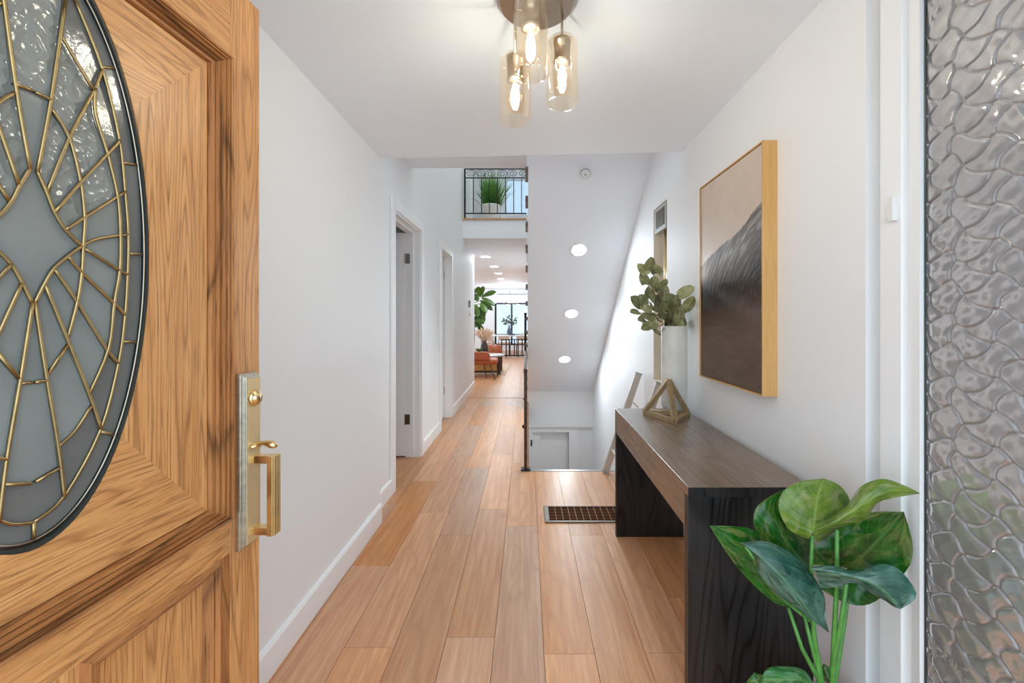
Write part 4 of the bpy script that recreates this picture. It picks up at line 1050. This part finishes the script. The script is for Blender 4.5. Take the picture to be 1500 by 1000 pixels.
# side wall with unseen openings added to let daylight into the living room
wall_with_openings('wall_living_left', -4.6, -4.5, 7.45, 16.6, 0, 2.7, [(9.0, 11.6, 0.4, 2.2), (13.4, 15.4, 0.4, 2.2)])
wf = thing('window_4', 'black-framed dining window at the far end of the hall', 'window', ((wx0+wx1)/2, DF, wz0), kind='structure')
bm = bmesh.new(); t_ = 0.035
xs = [wx0, X(749.5), X(775), wx1]
for x in xs: box(bm, x-t_, x+t_, DF-0.02, DF+0.08, wz0, wz1)
for zz in (wz0, z(490), wz1): box(bm, wx0+t_, wx1-t_, DF-0.018, DF+0.078, zz-t_*0.8, zz+t_*0.8)
obj('frame', bm, 'black', wf)
for a, b in zip(xs, xs[1:]): obj('glass_pane', B(a+t_, b-t_, DF+0.03, DF+0.036, wz0, wz1), 'sky_dim_glass', wf)
for (x, y), lb in zip(((711, 376), (724, 390), (730, 400), (733.5, 408)), ('recessed ceiling lamp just beyond the upper landing slab, first of four', 'second recessed ceiling lamp beyond the upper landing slab', 'third recessed ceiling lamp in the living room', 'farthest recessed ceiling lamp of the living room row')):
    D = F*(2.46-H)/(VY-y); downlight(Vector(((x-VX)/F*D, D, 2.46)), (0, 0, -1), 0.09, lb, 'living room lamps')
# curtain rod
cr = thing('curtain_rod', 'thin pale curtain rod above the far black-framed window', 'rod', (X(752), DF-0.08, z(431)))
obj('rod', T([(X(728), DF-0.08, z(431)), (X(800), DF-0.08, z(431))], 0.016, 8), 'ladder_cap', cr, True)
for x in (736, 757, 780): obj('bracket', B(X(x)-0.02, X(x)+0.02, DF-0.09, DF, z(431)-0.02, z(431)+0.02), 'ladder_cap', cr)
# chandelier
cd = thing('chandelier', 'small chandelier of glowing bulbs hanging before the far window', 'light', ((747-VX)/F*14.8, 14.8, 2.46))
ccx, ccy = cd.location.x, 14.8; cz_ = H-(443-VY)/F*14.8
obj('stem', T([(ccx, ccy, 2.46), (ccx, ccy, cz_)], 0.012, 8), 'nickel', cd, True)
obj('hoop', lathe(bmesh.new(), [(0.24, -0.01), (0.262, -0.01), (0.262, 0.01), (0.24, 0.01)], 28, Rm(ccx, ccy, cz_), closed=True), 'nickel', cd, True)
obj('arm', B(ccx-0.25, ccx+0.25, ccy-0.008, ccy+0.008, cz_-0.008, cz_+0.008), 'nickel', cd)
for i in range(7):
    a = 2*PI*i/7; obj('bulb', lathe(bmesh.new(), [(0, 0.09), (0.028, 0.065), (0.034, 0.04), (0.02, 0.01), (0, 0.0)], 10, Rm(ccx+0.251*math.cos(a), ccy+0.251*math.sin(a), cz_+0.01)), 'lamp', cd, True)
# low black railing
rl = thing('low_railing', 'low black iron railing between living and dining rooms', 'railing', (-0.5, 13.5, 0))
DR = 13.5; X = lambda x: (x-VX)/F*DR; z = lambda y: H-(y-VY)/F*DR
obj('top_rail', B(X(734), 0.04, DR-0.02, DR+0.02, z(497)-0.015, z(497)+0.015), 'black', rl)
obj('bottom_rail', B(X(734), 0.04, DR-0.02, DR+0.02, z(520.5)-0.02, z(520.5)+0.02), 'black', rl)
for x in (735, 741.5, 746, 753.5, 759, 765, 770.5): obj('baluster', B(X(x)-0.018, X(x)+0.018, DR-0.016, DR+0.016, 0.0 if x in (741.5, 759) else z(520.5), z(497)), 'black', rl)
# dining table, vase, tray, chairs
DT_ = 15.0; X = lambda x: (x-VX)/F*DT_; z = lambda y: H-(y-VY)/F*DT_
dt = thing('dining_table', 'white dining table beneath the far black-framed window', 'table', (X(745), DT_, 0))
obj('tabletop', B(X(713), 0.25, DT_-0.35, DT_+0.4, z(490.5)-0.04, z(490.5)), 'cloth', dt, bevel=0.01)
for x in (X(715), 0.18):
    for y in (DT_-0.3, DT_+0.33): obj('leg', B(x, x+0.07, y, y+0.07, 0, z(490.5)-0.04), 'cloth', dt)
zt = z(490.5)
tr = thing('serving_tray', 'dark blue-grey round tray on the white dining table', 'tray', (X(751), DT_-0.1, zt)); tx = X(750)
obj('dish', L([(0, zt), (0.10, zt), (0.15, zt+0.035), (0.16, zt+0.045), (0.15, zt+0.05), (0.1, zt+0.018), (0, zt+0.015)], (tx, DT_-0.1, 0), 24), 'bluevase', tr, True)
fv = thing('blue_vase', 'blue-grey bottle vase on the tray before the far window', 'vase', (X(745), DT_-0.1, zt+0.02)); vx_ = X(746)
obj('body', L([(0, zt+0.018), (0.06, zt+0.018), (0.085, zt+0.06), (0.085, zt+0.16), (0.05, zt+0.24), (0.03, zt+0.28), (0.035, zt+0.33), (0.025, zt+0.33), (0, zt+0.27)], (vx_, DT_-0.1, 0), 20), 'bluevase', fv, True)
fb = thing('olive_sprigs', 'grey-green sprigs standing in the blue-grey bottle vase', 'plant', (vx_, DT_-0.1, zt+0.3))
for i in range(7):
    a = -0.9+i*0.3; tp = Vector((vx_+0.34*math.sin(a)+0.02, DT_-0.1+rnd.uniform(-0.08, 0.08), zt+0.36+0.30*math.cos(a)*rnd.uniform(0.75, 1.05)))
    b = Vector((vx_, DT_-0.1, zt+0.27)); obj('twig', T([b, b.lerp(tp, 0.5)+Vector((0, 0, 0.04)), tp], 0.005, 5), 'greyleaf', fb)
    for q in range(5):
        c = b.lerp(tp, 0.45+0.14*q); d = Vector((rnd.uniform(-1, 1), -0.2, rnd.uniform(-0.4, 1))).normalized()
        obj('leaf', leaf(c, c+d*0.09, d.cross(Vector((0, 1, 0)))*0.03, -d.cross(Vector((0, 1, 0)))*0.03, nt=4, ns=1, lobe=0), 'greyleaf', fb)
bw = thing('serving_bowl', 'small white bowl beside the blue-grey vase on the dining table', 'bowl', (X(758), DT_-0.15, zt)); bx = X(764)
obj('body', L([(0, zt), (0.05, zt), (0.11, zt+0.07), (0.10, zt+0.07), (0.045, zt+0.015), (0, zt+0.012)], (bx, DT_-0.15, 0), 18), 'cloth', bw, True)
def dchair(x, y, label, cp=None):
    if cp is None:
        t = thing('dining_chair', label, 'chair', (x, y, 0), 'dining chairs'); 
        obj('seat', B(x-0.22, x+0.22, y-0.22, y+0.22, 0.40, 0.46), 'blush', t, bevel=0.015); obj('backrest', B(x-0.2, x+0.2, y-0.23, y-0.19, 0.52, 0.68), 'blush', t, bevel=0.015)
        for a in (-0.2, 0.2):
            for b in (-0.2, 0.2): obj('leg', T([(x+a, y+b, 0.0), (x+a*0.97, y+b*0.97, 0.52 if b < 0 else 0.40)], 0.014, 8), 'black', t)
        return t
    t = cp.copy(); C.objects.link(t); t.location = (x, y, 0); t['label'] = label
    for c in cp.children: d = c.copy(); C.objects.link(d); d.parent = t
    return t
c0 = dchair(-0.78, 14.2, 'blush dining chair under the blue-grey vase, behind the low railing'); dchair(-0.15, 14.2, 'blush dining chair nearest the stair wall, behind the low railing', c0); dchair(-1.35, 14.2, 'blush dining chair near the wooden coffee table, behind the low railing', c0)
# rug, coffee table, chairs and plants of the living room
S_rug = tag(obj('area_rug', B(-3.2, -0.47, 9.15, 11.4, 0.0, 0.012), 'rug'), 'beige area rug under the rust leather lounge chair', 'rug')
lc = thing('lounge_chair', 'rust leather lounge chair on thin dark legs past the hall end', 'chair', (-1.0, 8.75, 0.0))
def loft_shell(name, prof, y0, y1, mat, parent, bevel=0.02):
    bm = bmesh.new(); prism(bm, [(a, y0, b) for a, b in prof], (0, y1-y0, 0)); return obj(name, bm, mat, parent, bevel=bevel)
D_ = 8.8; X = lambda x: (x-VX)/F*D_; z = lambda y: H-(y-VY)/F*D_
bm = bmesh.new(); box(bm, X(690), X(728.5), 8.6, 9.15, z(533), z(525)); o = obj('seat', bm, 'rust', lc, bevel=0.04)
bm = bmesh.new(); prism(bm, [(X(694), 8.58, z(527)), (X(719), 8.58, z(527)), (X(718.5), 8.58, z(517)), (X(714), 8.58, z(514)), (X(694), 8.58, z(514))], (0, 0.09, 0)); obj('backrest', bm, 'rust', lc, bevel=0.03)
for (a, b, c, d) in ((719, 533, 725.3, 8.45), (710, 533, 712.5, 8.62), (727, 533, 729, 9.1), (695, 533, 693, 8.5)):
    obj('leg', T([(X(a), 8.65 if d < 9 else 9.08, z(b)+0.01), ((c-VX)/F*d, d, 0.0)], 0.012, 8), 'darkbrown', lc)
ctb = thing('coffee_table', 'dark wood coffee table with pale round top and cane panels', 'table', (-0.8, 9.45, 0.012))
D_ = 9.5; X = lambda x: (x-VX)/F*D_; z = lambda y: H-(y-VY)/F*D_
obj('top', lathe(bmesh.new(), [(0, 0.0), (0.42, 0.0), (0.43, 0.012), (0.42, 0.03), (0, 0.03)], 36, Rm(X(712), 9.55, 0.40)), 'stone_top', ctb, True)
obj('cane_panel', B(X(697)-0.3, X(731), 9.22, 9.25, 0.09, 0.33), 'cane', ctb)
obj('rail', B(X(697)-0.3, X(733), 9.20, 9.26, 0.05, 0.09), 'darkbrown', ctb); obj('rail', B(X(697)-0.3, X(733), 9.20, 9.26, 0.33, 0.40), 'darkbrown', ctb)
for x in (X(732.5), X(697)-0.34):
    for y in (9.22, 9.85): obj('leg', B(x-0.03, x+0.03, y-0.03, y+0.03, 0.012, 0.40), 'darkbrown', ctb)
pf = thing('round_cushion', 'round tan leather cushion on the rug behind the coffee table', 'cushion', ((724-VX)/F*10.6, 10.6, 0.012)); pxx = (724-VX)/F*10.6
obj('body', L([(0, 0.012), (0.16, 0.012), (0.2, 0.12), (0.2, 0.5), (0.16, 0.58), (0, 0.59)], (pxx, 10.6, 0), 24), 'rust', pf, True)
# fiddle-leaf fig
ft = thing('fiddle_leaf_fig', 'tall fiddle-leaf fig tree at the end of the hall', 'plant', (-1.36, 10.4, 0.0)); tx, ty = -1.36, 10.4
obj('pot', L([(0, 0.012), (0.15, 0.012), (0.19, 0.33), (0.175, 0.33), (0, 0.30)], (tx, ty, 0), 24), 'planter', ft, True)
obj('trunk', T([(tx, ty, 0.3), (tx+0.03, ty, 0.9), (tx-0.01, ty, 1.5), (tx+0.04, ty, 1.92)], [0.022, 0.02, 0.016, 0.01], 8), 'bark', ft, True)
D9 = 10.3
for i, (bx_, by_, qx, qy, hw) in enumerate(((706, 434, 727, 427, 4), (706, 436, 725, 448, 3.6), (704, 440, 722, 455, 4), (704, 444, 713, 458, 4.5), (702, 450, 711, 463, 4), (700, 456, 710, 472, 5), (699, 468, 709, 474, 5), (700, 474, 707, 486, 4), (706, 432, 708, 419, 3), (704, 434, 699, 420, 4.5), (701, 440, 693, 432, 5), (698, 452, 688, 447, 5), (698, 462, 697, 480, 5), (696, 446, 700, 464, 5), (697, 470, 686, 478, 5), (700, 428, 690, 424, 4))):
    b, t = px(bx_, by_, D9+rnd.uniform(-0.1, 0.15)), px(qx, qy, D9+rnd.uniform(-0.2, 0.1)); d = (t-b).normalized(); s = d.cross(Vector((0.1, -1, 0.3))).normalized()*hw/F*D9
    obj('leaf', leaf(b, t, -s, s, (0, 0, 0.02), 0.015, 7, 2, 0.05, 1.3), 'fig', ft, True)
    obj('petiole', T([Vector((tx+0.02, ty, b.z-0.06)), b], 0.005, 5), 'stem', ft)
# arrangement on the coffee table
zt = 0.43
bp = thing('brown_vase', 'dark brown vase of dried plumes on the coffee table', 'vase', ((709-VX)/F*9.55, 9.55, zt)); vx2 = (709.5-VX)/F*9.55
obj('body', L([(0, zt), (0.05, zt), (0.09, zt+0.08), (0.085, zt+0.2), (0.045, zt+0.28), (0.055, zt+0.31), (0.04, zt+0.31), (0, zt+0.25)], (vx2, 9.55, 0), 20), 'brownpot', bp, True)
dg = thing('dried_plumes', 'beige dried grass plumes spilling from the dark brown vase', 'plant', (vx2, 9.55, zt+0.28))
for i in range(9):
    a = -1.1+i*0.27; b = Vector((vx2, 9.55, zt+0.26)); tp = b+Vector((0.28*math.sin(a), rnd.uniform(-0.1, 0.05), 0.16+0.22*math.cos(a)))
    obj('plume', T([b, b.lerp(tp, 0.4)+Vector((0, 0, 0.03)), b.lerp(tp, 0.75)+Vector((0, 0, 0.03)), tp], [0.006, 0.02, 0.026, 0.004], 7), 'pampas', dg, True)
sp = thing('small_succulent', 'small leafy green plant in white bowl beside the brown vase', 'plant', ((701-VX)/F*9.3, 9.35, zt)); sx_ = (702-VX)/F*9.35
obj('bowl', L([(0, zt), (0.06, zt), (0.10, zt+0.08), (0.09, zt+0.08), (0, zt+0.06)], (sx_, 9.35, 0), 18), 'planter', sp, True)
for i in range(10):
    a = i*0.63; b = Vector((sx_, 9.35, zt+0.06)); d = Vector((math.cos(a), math.sin(a), 0.9)).normalized(); s = d.cross(Vector((0, 0, 1))).normalized()*0.035
    obj('leaf', leaf(b, b+d*0.15, -s, s, nt=5, ns=1, lobe=0), 'fig', sp, True)
